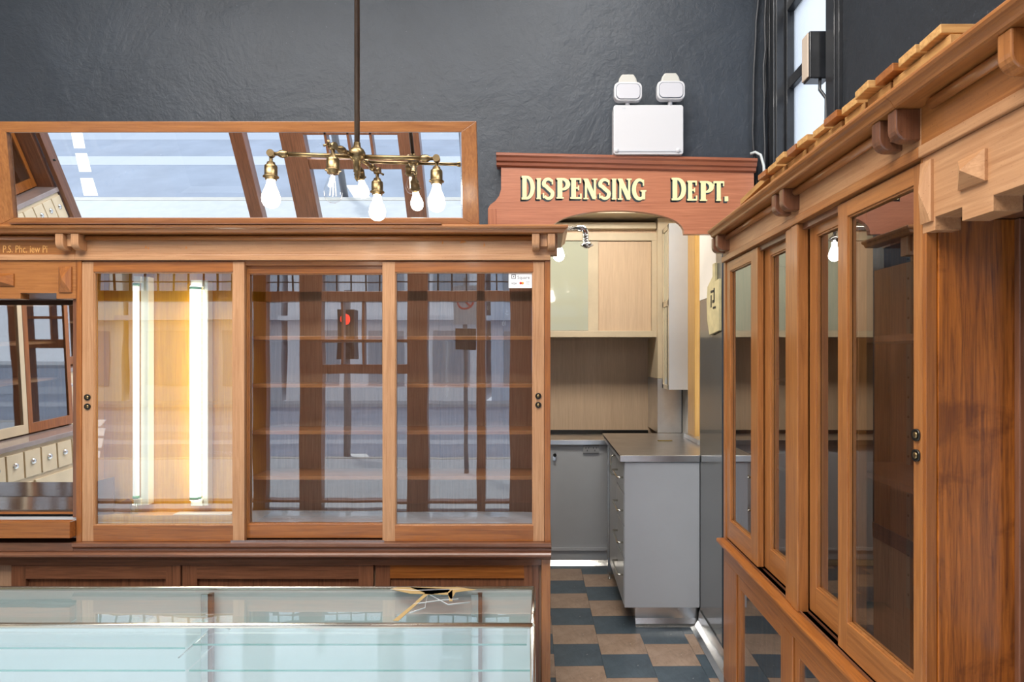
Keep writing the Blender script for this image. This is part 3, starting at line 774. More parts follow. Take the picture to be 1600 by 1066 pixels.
GL = {
 'I': (.26, [([(.13,0),(.13,1)],W1),([(.0,.035),(.26,.035)],.07),([(.0,.965),(.26,.965)],.07)]),
 'D': (.62, [([(.16,0),(.16,1)],W1),([(.02,.045),(.26,.045)],.09),([(.02,.955),(.26,.955)],.09),(arcpts(.24,.5,.30,.45,90,-90,16),[.09,.2])]),
 'S': (.52, [(arcpts(.26,.735,.185,.215,30,200,12)+[(.17,.62),(.28,.50),(.38,.40)]+arcpts(.27,.265,.175,.215,25,-155,12),[.11,.17]),([(.44,.70),(.44,.92)],.06),([(.06,.30),(.06,.06)],.06)]),
 'P': (.56, [([(.16,0),(.16,1)],W1),([(.02,.035),(.32,.035)],.07),([(.02,.955),(.24,.955)],.09),(arcpts(.24,.70,.25,.25,90,-90,12),[.09,.19]),]),
 'E': (.52, [([(.16,0),(.16,1)],W1),([(.02,.045),(.50,.045)],.09),([(.02,.955),(.48,.955)],.09),([(.2,.53),(.38,.53)],.08),([(.47,.02),(.47,.26)],.07),([(.45,.98),(.45,.76)],.07),([(.37,.42),(.37,.64)],.06)]),
 'N': (.64, [([(.12,0),(.12,1)],.10),([(.54,0),(.54,1)],.10),([(.12,.96),(.53,.04)],.21),([(.0,.035),(.24,.035)],.07),([(.42,.965),(.66,.965)],.07),([(.0,.965),(.16,.965)],.07)]),
 'G': (.62, [(arcpts(.34,.5,.26,.44,50,325,22),[.10,.19]),([(.52,.42),(.52,.04)],.16),([(.38,.43),(.66,.43)],.07),([(.52,.66),(.52,.94)],.06)]),
 'T': (.54, [([(.27,0),(.27,.95)],W1),([(.02,.945),(.52,.945)],.11),([(.03,.74),(.03,.98)],.06),([(.51,.74),(.51,.98)],.06),([(.14,.035),(.40,.035)],.07)]),
 '.': (.2, [([(.02,.09),(.19,.09)],.18)]),
}
LET = [('D',65,160,68,238),('I',175,208,85,236),('S',215,302,84,238),('P',314,412,84,232),('E',413,500,85,234),('N',510,607,88,236),('S',617,705,88,238),
       ('I',712,746,88,238),('N',755,852,88,240),('G',858,954,88,242),('D',1136,1240,82,244),('E',1248,1325,103,246),('P',1337,1437,105,248),('T',1437,1515,106,248),('.',1514,1546,215,250)]
for ch, xa, xb, ya, yb in LET:
    w_, strokes = GL[ch]
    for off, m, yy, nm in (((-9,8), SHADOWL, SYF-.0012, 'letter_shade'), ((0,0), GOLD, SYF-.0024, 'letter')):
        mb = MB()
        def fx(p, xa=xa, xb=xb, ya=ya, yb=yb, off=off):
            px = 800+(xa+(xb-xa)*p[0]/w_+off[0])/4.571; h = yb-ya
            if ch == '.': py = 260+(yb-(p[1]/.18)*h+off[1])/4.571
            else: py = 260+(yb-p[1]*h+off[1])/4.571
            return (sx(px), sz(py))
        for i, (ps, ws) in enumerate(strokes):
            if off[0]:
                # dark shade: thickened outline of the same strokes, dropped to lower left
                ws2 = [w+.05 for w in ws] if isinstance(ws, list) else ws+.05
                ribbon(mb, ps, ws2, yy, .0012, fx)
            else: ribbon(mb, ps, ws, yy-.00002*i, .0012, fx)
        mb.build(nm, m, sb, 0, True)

# ------------------------------------------------------------------ twin-head emergency light standing on the sign
EY = 2.878
el = empty('emergency_light', (X_(1011,EY), EY, Z_(242,EY)), 0, 'white twin-head emergency light standing on the sign board', 'light')
def rrect(cx, cz, w_, h_, r, n=6):
    P = []
    for (sx_, sz_, a0) in ((1,1,0),(-1,1,90),(-1,-1,180),(1,-1,270)):
        for k in range(n+1):
            a = R(a0+90*k/n); P.append((cx+sx_*(w_/2-r)+r*math.cos(a), cz+sz_*(h_/2-r)+r*math.sin(a)))
    return P
k_ = EY/980
x0, x1, z1, z0 = X_(957.5,EY), X_(1065.5,EY), Z_(168,EY), sz(246.2)+.0
MB().prism(rrect((x0+x1)/2,(z0+z1)/2,x1-x0,z1-z0,.012), EY-.03, EY+.04, 'y').build('housing', WHITEP, el, .003, True)
MB().box(x0+.01, x1-.01, EY-.033, EY-.029, z0+.012, z0+.017).build('cover_seam', GREYL, el, 0, True)
for px in (962, 1057): MB().lathe([(0,-.035),(.010,-.034),(.012,-.028),(0,-.028)], (X_(px,EY), EY, z0+.018), 16, 'y').build('corner_boss', WHITEP, el, 0, True)
text('NJK', .010, (X_(971,EY), EY-.0306, Z_(174.5,EY)), GREYL, el, 'pencil_marks')
for hx, dy, tw in ((979.5, 0, -3), (1045.5, -2, 3)):
    cx, cz = X_(hx,EY), Z_(149+dy,EY)
    h = MB().prism(rrect(cx, cz, 43*k_, 29*k_, .024), EY-.045, EY-.01, 'y').build('lamp_head', WHITEP, el, .004, True)
    q = MB(); pr = [(cx-17*k_,cz+8*k_),(cx-13*k_,cz+22*k_),(cx-9*k_,cz+28*k_),(cx+9*k_,cz+28*k_),(cx+13*k_,cz+22*k_),(cx+17*k_,cz+8*k_)]
    q.prism(pr, EY-.035, EY+.02, 'y'); q.build('hood', plain('hood_plastic', srgb(200,198,190), .4), h, .006, False)
    MB().prism(rrect(cx, cz-.5*k_, 37*k_, 24*k_, .020), EY-.0465, EY-.0455, 'y').build('seal', plain('grey_seal', srgb(96,104,116), .5), h, 0, False)
    MB().prism(rrect(cx, cz-.5*k_, 35.5*k_, 22.5*k_, .019), EY-.0485, EY-.0445, 'y').build('lens', LENS, h, .001, False)
    for o in list(h.children): o.data.transform(Matrix.Translation(-Vector(el.location)))
    MB().tube([(cx,EY-.02,z1-.002),(cx,EY-.02,cz-13*k_)], .010, 12).build('pivot', WHITEP, el, 0, True)

# ------------------------------------------------------------------ pendant light
LX, LY, LZ = -.592, 2.0, 2.093
pl = empty('pendant_light', (LX, LY, LZ), 0, 'aged brass four-arm pendant light with bare bulbs hanging from the ceiling', 'light')
MB().tube([(0,0,.04),(0,0,1.90)], .0085, 14).build('rod', BRONZE, pl)
MB().lathe([(.05,1.905),(.05,1.89),(.02,1.87),(.009,1.86)], (0,0,0), 24).build('ceiling_rose', BRONZE, pl)
MB().lathe([(.0,.046),(.010,.045),(.012,.030),(.020,.024),(.026,.014),(.027,.004),(.0245,-.006),(.018,-.012),(.013,-.016),(.011,-.045),(.0115,-.048),(.008,-.052),(.010,-.058),(.0075,-.062),(.0085,-.068),(.005,-.074),(0,-.080)], (0,0,0), 24).build('hub', BRASS, pl)
k2 = LY/980
def arm(ex, ey, lit, label=None, knob=False, ez=0.0):
    e = Vector((ex, ey, ez)); d = e.normalized()
    L_ = e.length
    a = MB(); a.tube([d*.02, d*(L_-.035)], .0072, 12)
    r = []
    o = a.build('arm', BRASS, pl)
    j = MB(); j.tube([d*(L_-.052), d*(L_-.045), d*(L_-.036), d*(L_-.028), d*(L_-.020), d*(L_-.008)], [.008,.0115,.0125,.0115,.006,.0055], 14)
    side = Vector((-d.y, d.x, 0))
    j.tube([e-side*.010, e+side*.010], .0115, 16); j.build('knuckle', BRASS, o)
    if knob:
        q = MB(); q.tube([e+d*.006, e+d*.020], .004, 8); 
        for s in (-1, 1): q.tube([e+d*.020, e+d*.030+side*.010*s+Vector((0,0,.006*s))], [.003,.004], 8)
        q.build('wing_nut', BRASS, o)
    s_ = MB(); s_.lathe([(0,0),(.0055,-.006),(.0055,-.024),(.0115,-.027),(.0135,-.034),(.0185,-.038),(.0195,-.044),(.0195,-.070),(.024,-.0715),(.024,-.0745),(.0175,-.076),(.0170,-.083),(0,-.083)], e, 24)
    s_.build('lamp_holder', BRASS, pl)
    prof = [(.0,-.078),(.0125,-.080),(.0130,-.092),(.0165,-.105),(.0225,-.118),(.0270,-.132),(.0280,-.142),(.0262,-.154),(.0205,-.164),(.011,-.170),(0,-.172)]
    if lit:
        MB().lathe(prof, e, 28).build('bulb', BULBL, pl)
    else:
        b_ = MB().lathe(prof, e, 28).build('bulb', BULBG, pl)
        q = MB()
        for kx in range(4):
            a_ = kx*PI/2+.4; q.tube([e+Vector((.006*math.cos(a_),.006*math.sin(a_),-.105)), e+Vector((.009*math.cos(a_),.009*math.sin(a_),-.150))], .0014, 6)
        q.tube([e+Vector((0,0,-.09)), e+Vector((0,0,-.106))], .006, 8)
        q.build('filament', FILAM, b_)
arm(-.2615, -.030, True)
arm(.2500, .020, True)
arm(-.0440, -.098, False, knob=True)
arm(.0250, .150, True, knob=True)

# ------------------------------------------------------------------ SIDE WALL UNIT (local x = -Y, -y = -X)
XF = .755
def yp(px): return XF*980/(px-848)            # depth of a point on the unit's face
def up(px): return -yp(px)
sc = empty('sliding_door_cabinet', (XF, 0, 0), -PI/2, 'tall wooden cabinet with sliding glass doors standing along the right wall', 'cabinet')
u0, u1 = up(1130.5), up(1441)
D_ = WX-XF-.006
s_ = MB(); s_.box(u0, up(1133.5), 0, .012, .70, 1.848); s_.build('stile', WOOD['midz'], sc, .001)
for a, b, y in ((1227,1236.5,0),(1237,1248,-.004)): MB().box(up(a), up(b), y, .03, .70, 1.848).build('centre_stile', WOOD['midz'], sc, .003)
MB().box(up(1438), u1, 0, .02, .70, 1.848).build('stile', WOOD['midz'], sc, .001)
MB().box(u0, u0+.016, .012, D_, .0, 1.848).build('side_panel', WOOD['darkz'], sc)
MB().box(up(1240)-.008, up(1240)+.008, .05, D_, .72, 1.83).build('divider', WOOD['darkz'], sc)
MB().box(u1-.018, u1-.0005, .02, D_, .70, 1.848).build('side_panel', WOOD['darkz'], sc)
MB().box(u0+.016, u1-.018, .012, D_, 1.83, 1.848).build('top_board', WOOD['darkx'], sc)
MB().box(u0+.016, u1-.018, .012, D_, .69, .70).build('bottom_board', WOOD['darkx'], sc)
MB().box(u0+.016, u1-.018, D_-.012, D_-.001, .10, 1.83).build('back_panel', WOOD['darkz'], sc)
MB().box(u0, u1, -.003, .05, 1.871, 1.948).build('frieze', WOOD['palex'], sc, .001)
MB().box(u0, u1, -.009, .03, 1.848, 1.871).build('frieze_rail', WOOD['midx'], sc, .002)
cornice(sc, u0+.025, u1, WOOD['midx'], (0,0))
MB().box(u0, u1, .0, D_, 1.949, 1.978).build('dust_top', WOOD['darkx'], sc)
bead(sc, u0+.10, up(1222), WOOD['midx']); bead(sc, up(1232), u1-.08, WOOD['midx'])
brackets(sc, u0+.050, WOOD['darkz']); brackets(sc, up(1241), WOOD['darkz']); brackets(sc, u1-.048, WOOD['darkz'])
def sdoor(a, g0, g1, b, y0, pulls=None, top=1.843, bot=.712):
    return sliding_door(sc, up(a), up(b), bot, top, y0, WOOD['midz'], WOOD['midx'], up(g0), up(g1), .790, 1.804, PANES, pulls)
sdoor(1133.5, 1139, 1171.5, 1182, .004)
sdoor(1172, 1190, 1226, 1240, .030)
sdoor(1249, 1259, 1306, 1322, .030)
sdoor(1306.5, 1321, 1424, 1437.5, .004, [(up(1430), 1.45-120*1.27/980), (up(1430), 1.45-152*1.27/980)])
for zc, a, b in ((1.50, 1250, 1440), (1.14, 1250, 1440), (1.36, 1134, 1236), (1.05, 1134, 1236)):
    MB().box(up(a)+.012, up(b)-.012, .11, D_-.013, zc-.008, zc+.008).build('shelf', WOOD['darkx'], sc)
# pierced shelf uprights
for u_ in (up(1262), up(1400)):
    q = MB().box(u_, u_+.02, D_-.018, D_-.0125, .74, 1.80).build('shelf_upright', plain('tin', srgb(112,104,96), .45, .4), sc)
    h = MB()
    for k in range(18): h.lathe([(0,-.0012),(.004,-.001),(.004,.0005),(0,.0005)], (u_+.01, D_-.018, .78+k*.056), 8, 'y')
    h.build('peg_hole', BLACK, q); 
# lower half: ledge moulding and framed glass; darker oak paints in the light falling off
lg = [(-.026,.700),(-.030,.694),(-.030,.686),(-.022,.678),(-.014,.672),(-.004,.664),(.05,.664),(.05,.700)]
MB().prism(lg, u0-.003, u1).build('ledge', WOOD['warmx'], sc)
for a, b in ((.002,.006),(.026,.029)): MB().box(u0+.02, u1-.02, a, b, .7005, .706).build('track', WOOD['darkx'], sc)
MB().box(u0, u1, .0, .03, .610, .664).build('lower_rail', WOOD['warmx'], sc, .002)
MB().box(u0, u1, .0, .03, .0, .12).build('plinth', WOOD['darkx'], sc, .002)
for a, b in ((1130.5,1150),(1224,1238),(1308,1320),(1428,1441)):
    MB().box(up(a), up(b), .0, .03, .12, .610).build('lower_stile', WOOD['warmz'], sc, .002)
for a, b in ((1150.5,1223.5),(1238.5,1307.5),(1320.5,1427.5)):
    xa, xb = up(a), up(b)
    d = ring('lower_door', sc, xa, xa+.035, xb-.035, xb, .12, .18, .56, .608, .006, .026, WOOD['warmz'], WOOD['warmx'])
    MB().box(xa+.036, xb-.036, .014, .017, .18, .56).build('glass_pane', PANES, d)
MB().box(u0+.016, u1-.018, .03, D_, .08, .10).build('base_board', WOOD['darkx'], sc)

# niche unit nearer the camera
ns = empty('open_niche_unit', (XF, 0, 0), -PI/2, 'wooden open niche with stepped header and pyramid blocks at the right edge', 'niche')
u2 = up(1441)+.001; u3 = -.55
def stepz(h): return h
hp = [(u2,1.847),(u2,1.697),(up(1461),1.697),(up(1461),1.722),(up(1503),1.722),(up(1503),1.697),(up(1552),1.697),(up(1552),1.723),(u3,1.723),(u3,1.847)]
MB().prism(hp, .0, .05, 'y').build('stepped_header', WOOD['palex'], ns, .001)
pyramid(ns, up(1442.5), up(1459), 1.715, 1.835, WOOD['palez'], .020)
pyramid(ns, up(1501.5), up(1544), 1.752, 1.806, WOOD['palex'], .026)
MB().box(u2, u3, -.003, .05, 1.871, 1.948).build('frieze', WOOD['midx'], ns, .001)
MB().box(u2, u3, -.009, .03, 1.848, 1.871).build('frieze_rail', WOOD['palex'], ns, .002)
cornice(ns, u2, u3, WOOD['midx']); MB().box(u2, u3, 0, D_, 1.949, 1.978).build('dust_top', WOOD['darkx'], ns)
bead(ns, u2+.05, -.97, WOOD['midx'])
brackets(ns, -.925, WOOD['midz'])
MB().box(u2, u2+.016, .022, .185, .70, 1.723).build('side_panel', WOOD['deepz'], ns, .001)
MB().box(u2, u2+.016, .185, D_, .70, 1.723).build('rear_side_panel', WOOD['darkz'], ns)
MB().box(u2, u2+.012, .0, .021, .70, 1.697).build('inner_edge', WOOD['warmz'], ns, .001)
MB().box(u2+.016, u2+.030, .170, .185, .70, 1.723).build('corner_fillet', WOOD['darkz'], ns, .002)
MB().box(u2+.030, u2+.075, .185, .20, .70, 1.723).build('back_frame', WOOD['darkz'], ns, .002)
MB().tube([(u2+.034,.183,.70),(u2+.034,.183,1.72)], .0035, 8).build('back_bead', WOOD['midz'], ns)
MB().box(u2+.075, u3, .19, .194, .70, 1.723).build('mirror_glass', MIRROR2, ns)
MB().box(u2+.016, u3, .03, D_, .68, .70).build('deck', WOOD['darkx'], ns)
MB().box(u2+.016, u3, .05, D_, 1.724, 1.74).build('soffit', WOOD['darkx'], ns)
MB().prism(lg, u2, u3).build('ledge', WOOD['midx'], ns)
MB().box(u2, u3, .0, .03, .0, .664).build('base_front', WOOD['midz'], ns)

# slatted raw-timber platform lying on top of the side cabinet
sl = empty('slatted_platform', (XF+.12, 1.55, 1.979), 0, 'raw timber slatted platform of short boards lying on the side cabinet top', 'pallet')
y = 1.985; k = 0
while y > 1.10:
    w_ = random.uniform(.055, .072) if k < 12 else .09
    q = MB(); q.box(0, .30, -w_/2, w_/2, 0, .017)
    o = q.build('plank', WOOD['palletx'] if k % 3 else WOOD['warmx'], sl, .0015)
    o.location = (.695+random.uniform(-.008,.008)-sl.location.x, y-sl.location.y, 2.022+random.uniform(-.002,.002)-sl.location.z)
    o.rotation_euler = (R(random.uniform(-3,3)), R(random.uniform(-.3,.3)), R(random.uniform(-1.2,1.2)))
    y -= w_+.012; k += 1
for a, b in ((1.97,1.84),(1.83,1.70),(1.69,1.50),(1.485,1.39),(1.38,1.29),(1.28,1.10)):
    MB().box(.715, .745, b, a, 1.9795, 2.019).build('bearer', WOOD['pallety'], sl, .001, True)
MB().box(.99, 1.02, 1.10, 1.97, 1.9795, 2.019).build('bearer', WOOD['pallety'], sl, .001, True)
o = MB().box(-.02, .02, -.14, .14, 0, .02).build('plank', WOOD['pallety'], sl, .001); o.location = (.735-sl.location.x, 2.13-sl.location.y, 2.012-sl.location.z); o.rotation_euler=(R(-3),0,0)
MB().box(.72, .745, 1.99, 2.26, 1.9795, 2.000).build('bearer', WOOD['pallety'], sl, .001, True)

# ------------------------------------------------------------------ GLASS COUNTER in the foreground
CZ = .585; CYB, CYF = 2.36, 2.03
CR = -.033
gcn = empty('glass_counter', (-1.2, 2.2, 0), 0, 'low glass display counter with metal edging in front of the cabinets', 'counter')
CL = -3.0
def rod(mb, a, b, r=.008): mb.tube([a, b], r, 12)
r1 = MB(); rod(r1, (CL,CYF,CZ), (CR,CYF,CZ), .0085); r1.build('edge_trim', NICKEL, gcn, 0, True)
r1 = MB(); rod(r1, (CL,CYB,CZ), (CR,CYB,CZ), .007); r1.build('edge_trim', NICKEL, gcn, 0, True)
r1 = MB(); rod(r1, (CR,CYF,CZ), (CR,CYB,CZ), .0075); r1.build('edge_trim', NICKEL, gcn, 0, True)
r1 = MB(); rod(r1, (CR,CYF,CZ), (CR,CYF,.06), .0085); r1.build('corner_post', NICKEL, gcn, 0, True)
r1 = MB(); rod(r1, (CR,CYB,CZ), (CR,CYB,.06), .007); r1.build('corner_post', NICKEL, gcn, 0, True)
MB().box(CL, CR-.006, CYF+.006, CYB-.006, CZ-.003, CZ+.004).build('top_glass', COUNTERT, gcn, 0, True)
MB().box(CL, CR-.007, CYF-.002, CYF+.003, .10, CZ-.006).build('front_glass', COUNTERG, gcn, 0, True)
MB().box(CR-.003, CR+.001, CYF+.007, CYB-.007, .10, CZ-.006).build('end_glass', SHELFG, gcn, 0, True)
MB().box(CL, CR, CYF-.006, CYB+.006, .0, .10).build('plinth', WOOD['darkx'], gcn, .002, True)
MB().box(CL, CR-.01, CYF+.006, CYB-.012, .101, .112).build('deck', plain('deck_laminate', srgb(226,234,240), .4), gcn, 0, True)
MB().box(CL, CR-.008, CYB-.004, CYB+.004, .11, CZ-.006).build('back_board', plain('grey_white_board', srgb(232,236,240), .35), gcn, 0, True)
CSH = []
for i, (xa, xb, z, ya, yb_) in enumerate(((CL, X_(325,2.2), .535, 2.06, 2.30), (X_(331,2.2), CR-.02, .548, 2.08, 2.30), (CL, X_(325,2.2), .450, 2.06, 2.32), (X_(331,2.2), CR-.008, .455, 2.06, 2.32))):
    yf = ya; zz = 1.45 - ({0:453,1:447.5,2:488,3:488}[i])*yf/980
    MB().box(xa, xb, yf, yb_, zz-.003, zz+.003).build('glass_shelf', SHELFG, gcn, 0, True)
    MB().box(xa, xb, yf-.0015, yf-.0002, zz-.0028, zz+.0028).build('shelf_edge', EDGEG, gcn, 0, True)
for px in (320, 742):
    xx = X_(px, 2.32)
    q = MB().box(xx-.013, xx+.013, 2.316, 2.324, .112, CZ-.008).build('shelf_standard', STEEL, gcn, 0, True)
    h = MB()
    for k in range(10):
        zc = .55-k*.045; h.lathe([(0,-.001),(.0045,-.0008),(.0045,.0008),(0,.0008)], (xx, 2.3155, zc), 12, 'y'); h.box(xx-.002, xx+.002, 2.3148, 2.3162, zc-.013, zc)
    h.build('slot', BLACK, q, 0, True)
    for o in (q.children): o.data.transform(Matrix.Translation(-Vector(gcn.location)))if False else None
    MB().box(xx+.010, xx+.026, 2.322, 2.338, .112, CZ-.008).build('upright', WOOD['darkz'], gcn, 0, True)
for pp in ([(X_(346,2.1),2.1,.55),(X_(336,2.1),2.2,.50)], [(X_(318,2.1),2.12,.52),(X_(284,2.1),2.08,.455)]):
    MB().tube(pp, .0022, 8).build('shelf_bracket', STEEL, gcn, 0, True)
# crack and peeling tape on the counter top
tp = plain('yellowed_tape', srgb(176,150,104), .45)
def ctop(px, py):
    Yp = (1.45-CZ-.0045)*980/(py-560); return (X_(px,Yp), Yp)
q = MB()
for poly in ([(614,970),(622,971),(668,930),(700,926),(704,921),(640,918),(664,927),(646,944)], [(610,921),(640,928),(700,930),(705,938),(712,926),(745,922),(716,918),(620,918)], [(700,928),(702,940),(707,940),(707,922)]):
    pts_ = [ctop(*p) for p in poly]; n0 = len(pts_)
    q.add([(a, b, CZ+.0046) for a, b in pts_]+[(a, b, CZ+.0052) for a, b in pts_], [tuple(range(n0)), tuple(range(2*n0-1,n0-1,-1))])
q.build('peeling_tape', tp, gcn, 0, True)
cr = plain('crack_line', srgb(210,214,216), .3)
for seg in ([(646,944),(690,938),(716,936)], [(672,930),(700,945),(735,941)], [(610,921),(650,923),(720,921)], [(668,930),(664,950),(640,958)]):
    pts_ = [ctop(*p) for p in seg]; MB().tube([(a,b,CZ+.005) for a,b in pts_], .0012, 6).build('crack', cr, gcn, 0, True)

# ------------------------------------------------------------------ DISPENSARY FITTINGS
# right-hand stainless-topped drawer unit
kx0, kx1, ky0, ky1 = .414, .842, 3.37, 4.24
kc = empty('drawer_counter', (.64, 3.8, 0), 0, 'grey drawer counter with stainless top beyond the doorway, end panel facing', 'counter')
MB().box(.440, kx1, ky0, ky0+.018, .110, .893).build('end_panel', GREY, kc, .001, True)
MB().box(.455, .96, ky0+.018, ky1, .110, .893).build('carcass', GREY, kc, 0, True)
q = MB(); q.box(kx0, kx1, ky0-.012, ky0+.02, .895, .929); q.box(kx0, kx0+.02, ky0+.02, ky1, .895, .929); q.box(kx0+.0, .97, ky0+.02, 4.36, .915, .929)
q.build('worktop', STEELW, kc, .002, True)
kick = [(3.40,.0),(3.40,.108),(3.395,.108),(3.392,.045),(3.380,.018),(3.362,.008),(3.362,.0)]
MB().prism(kick, .500, kx1).build('kick_plate', STEEL, kc, 0, True)
MB().box(.500, .96, 3.40, ky1, .0, .108).build('plinth', STEEL, kc, 0, True)
for z0, z1 in ((.72,.885),(.545,.71),(.37,.535),(.115,.36)):
    d = MB().box(.438, .455, 3.395, 3.70, z0, z1).build('drawer', GREY, kc, .001, True)
    zc = {.72:.80,.545:.62,.37:.445,.115:.27}[z0]
    hh = MB().tube([(.438,3.42,zc),(.412,3.42,zc),(.408,3.425,zc),(.408,3.66,zc),(.412,3.665,zc),(.438,3.665,zc)], .0055, 8)
    hh.build('bar_handle', NICKEL, d, 0, False).data.transform(Matrix.Translation(-Vector(kc.location)))
d = MB().box(.438, .455, 3.71, 4.10, .115, .885).build('door', GREY, kc, .001, True)
MB().tube([(.438,3.76,.89-.02),(.412,3.76,.865),(.408,3.76,.85),(.408,3.76,.77),(.412,3.76,.755),(.438,3.76,.75)], .0055, 8).build('bow_handle', NICKEL, d, 0, False).data.transform(Matrix.Translation(-Vector(kc.location)))
MB().box(.425, .455, 4.11, 4.14, .04, .90).build('leg', STEEL, kc, .001, True)
MB().lathe([(.012,0),(.012,.006),(.005,.008),(.005,.04)], (.44,4.125,0), 14).build('foot', CHROME, kc, 0, True)
tag(MB().box(-.045,.045,-.012,.012,0,.004).build('leaf_scrap', plain('dry_leaf', srgb(128,108,52), .7)), 'small brown scrap lying on the stainless drawer counter', 'scrap').location = (.77, 3.95, .9295)
# rear bench
rb = empty('steel_topped_bench', (-.3, 4.5, 0), 0, 'low grey bench with steel-edged top along the rear wall of the dispensary', 'bench')
MB().box(-1.6, .470, 4.41, 4.775, .035, .842).build('carcass', GREY, rb, .001, True)
MB().box(-1.6, .470, 4.40, 4.408, .10, .12).build('panel_seam', GREYL, rb, 0, True)
MB().box(-1.6, .455, 4.385, 4.775, .844, .878).build('worktop', STEELW, rb, .002, True)
MB().prism([(4.41,.0),(4.41,.035),(4.40,.034),(4.385,.02),(4.37,.004),(4.37,0)], -1.6, .46).build('kick_plate', STEEL, rb, 0, True)
MB().tube([(X_(867,4.4),4.39,.77),(X_(867,4.4),4.41,.77)], .012, 14).build('lock', BLACKM, rb, 0, True)
MB().box(X_(864,4.4),X_(868,4.4),4.392,4.40,.735,.765).build('key', STEEL, rb, 0, True)
po = empty('power_outlet', (X_(923,4.4), 4.40, .80), 0, 'grey double power outlet under the bench edge', 'outlet')
MB().box(X_(911,4.4), X_(936,4.4), 4.397, 4.409, .784, .838).build('plate', plain('outlet_grey', srgb(150,152,156), .4), po, .002, True)
for px in (917.5, 929.5):
    q = MB()
    for dx, dz, in ((-.010,.008),(.010,.008),(0,-.010)): q.box(X_(px,4.4)+dx-.0018, X_(px,4.4)+dx+.0018, 4.3955, 4.397, .813+dz-.006, .813+dz+.006)
    q.build('socket_slots', BLACK, po, 0, True)
MB().box(-1.6, .80, 4.755, 4.778, .880, .905).build('upstand', BLACKM, rb, .001, True)
# rear wall cupboard with sliding doors
wc = empty('wall_cupboard', (0, 4.4, 1.6), 0, 'cream wall cupboard with glass and panel sliding doors on the rear wall', 'cupboard')
CF = 4.42
def cx_(px): return X_(px, CF)
def cz_(py): return Z_(py, CF)
for a, b in ((527,517),(376,364)): MB().box(-1.6, cx_(1026), CF, CF+.03, cz_(a), cz_(b)).build('rail', CREAM, wc, .002, True)
q = MB(); q.box(cx_(1018.5), cx_(1027), CF+.001, CF+.03, cz_(517), cz_(376)); q.build('stile', CREAM, wc, .002, True)
MB().box(-1.6, cx_(1026), CF+.03, 4.778, cz_(527)+.004, cz_(517)).build('base_board', CREAM, wc, 0, True)
MB().box(-1.6, cx_(1026), CF+.03, 4.778, cz_(376), cz_(364)).build('top_board', CREAM, wc, 0, True)
MB().box(cx_(1019), cx_(1026), CF+.03, 4.778, cz_(516.5), cz_(376.5)).build('side_panel', CREAM, wc, 0, True)
d = MB().box(cx_(933), cx_(1018), CF+.015, CF+.028, cz_(517), cz_(377)).build('panel_door', CREAMP, wc, 0, True)
d = MB(); d.box(cx_(919), cx_(935), CF+.004, CF+.014, cz_(517), cz_(377)); d = d.build('glass_door', CREAM, wc, .001, True)
FG = plain('opaque_pale_glass', srgb(192,196,176), .06, 0, 1.0)  # opaque pale green paints in the lit interior behind the glass
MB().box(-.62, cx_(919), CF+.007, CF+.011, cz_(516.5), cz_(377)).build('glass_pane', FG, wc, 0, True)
MB().box(-1.6, -.62, CF+.006, CF+.018, cz_(516.5), cz_(377)).build('panel_door', CREAMP, wc, 0, True)
MB().box(-1.6, .798, CF-.02, CF+.06, 2.36, 2.405).build('crown', CREAM, wc, .004, True)
MB().box(-1.6, cx_(1026), CF+.02, CF+.04, cz_(363.5), 2.36).build('fascia', CREAMP, wc, 0, True)
# steel-clad corner
struct(MB().box(.802, .97, 4.372, 4.775, 1.31, 2.43), 'wall_corner_boxing', CREAM)
scn = MB(); scn.box(.800, .97, 4.37, 4.775, .93, 1.308); tag(scn.build('steel_corner_cladding', STEELW, None, .001), 'scuffed stainless sheet cladding in the corner above the counter', 'cladding')
tag(MB().box(X_(1065.3,4.36), X_(1066.7,4.36), 4.362, 4.3695, .931, 1.26).build('joint_strip', BLACKM), 'dark vertical joint strip on the stainless corner cladding', 'strip')
# narrow cupboard on the right wall
rc = empty('narrow_cupboard', (.9, 4.2, 1.24), 0, 'narrow pale cupboard with sliding glass doors on the right dispensary wall', 'cupboard')
za, zb = 1.242, 2.34
MB().box(.832, .970, 4.13, 4.145, za, zb).build('end_panel', GREYL, rc, .001, True)
q = MB(); q.box(.832, .850, 4.145, 4.36, za, za+.03); q.box(.832,.850,4.145,4.36,zb-.03,zb); q.box(.832,.850,4.145,4.36,1.80,1.84); q.box(.832,.850,4.145,4.175,za,zb); q.box(.832,.850,4.33,4.36,za,zb)
q.build('face_frame', CREAM, rc, .001, True)
for z0, z1 in ((za+.03,1.80),(1.84,zb-.03)):
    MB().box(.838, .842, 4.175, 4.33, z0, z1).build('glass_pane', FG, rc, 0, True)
MB().box(.836, .848, 4.215, 4.225, za+.03, 1.80).build('dark_divider', BLACKM, rc, 0, True)
MB().box(.85, .97, 4.145, 4.36, za, za+.015).build('bottom_board', CREAM, rc, 0, True); MB().box(.85,.97,4.145,4.36,zb-.015,zb).build('top_board', CREAM, rc, 0, True)
# side window of the dispensary (pine frame)
w3 = empty('window_3', (.97, 3.98, .93), kind='structure', label='pine-framed side window of the dispensary')
q = MB(); q.box(.955, 1.0, 3.94, 4.128, .95, 2.36); q.box(.955, 1.0, 3.80, 3.83, .95, 2.36); q.box(.955,1.0,3.80,4.12,2.32,2.38); q.build('window_frame', YELLOWP, w3, .002, True)
MB().box(.93, 1.03, 3.76, 4.14, .931, .96).build('sill', STEELW, w3, .002, True)
MB().box(.985, .990, 3.83, 4.06, .96, 2.32).build('pane', bpy.data.materials['ribbed_frosted_glass'], w3, 0, True)
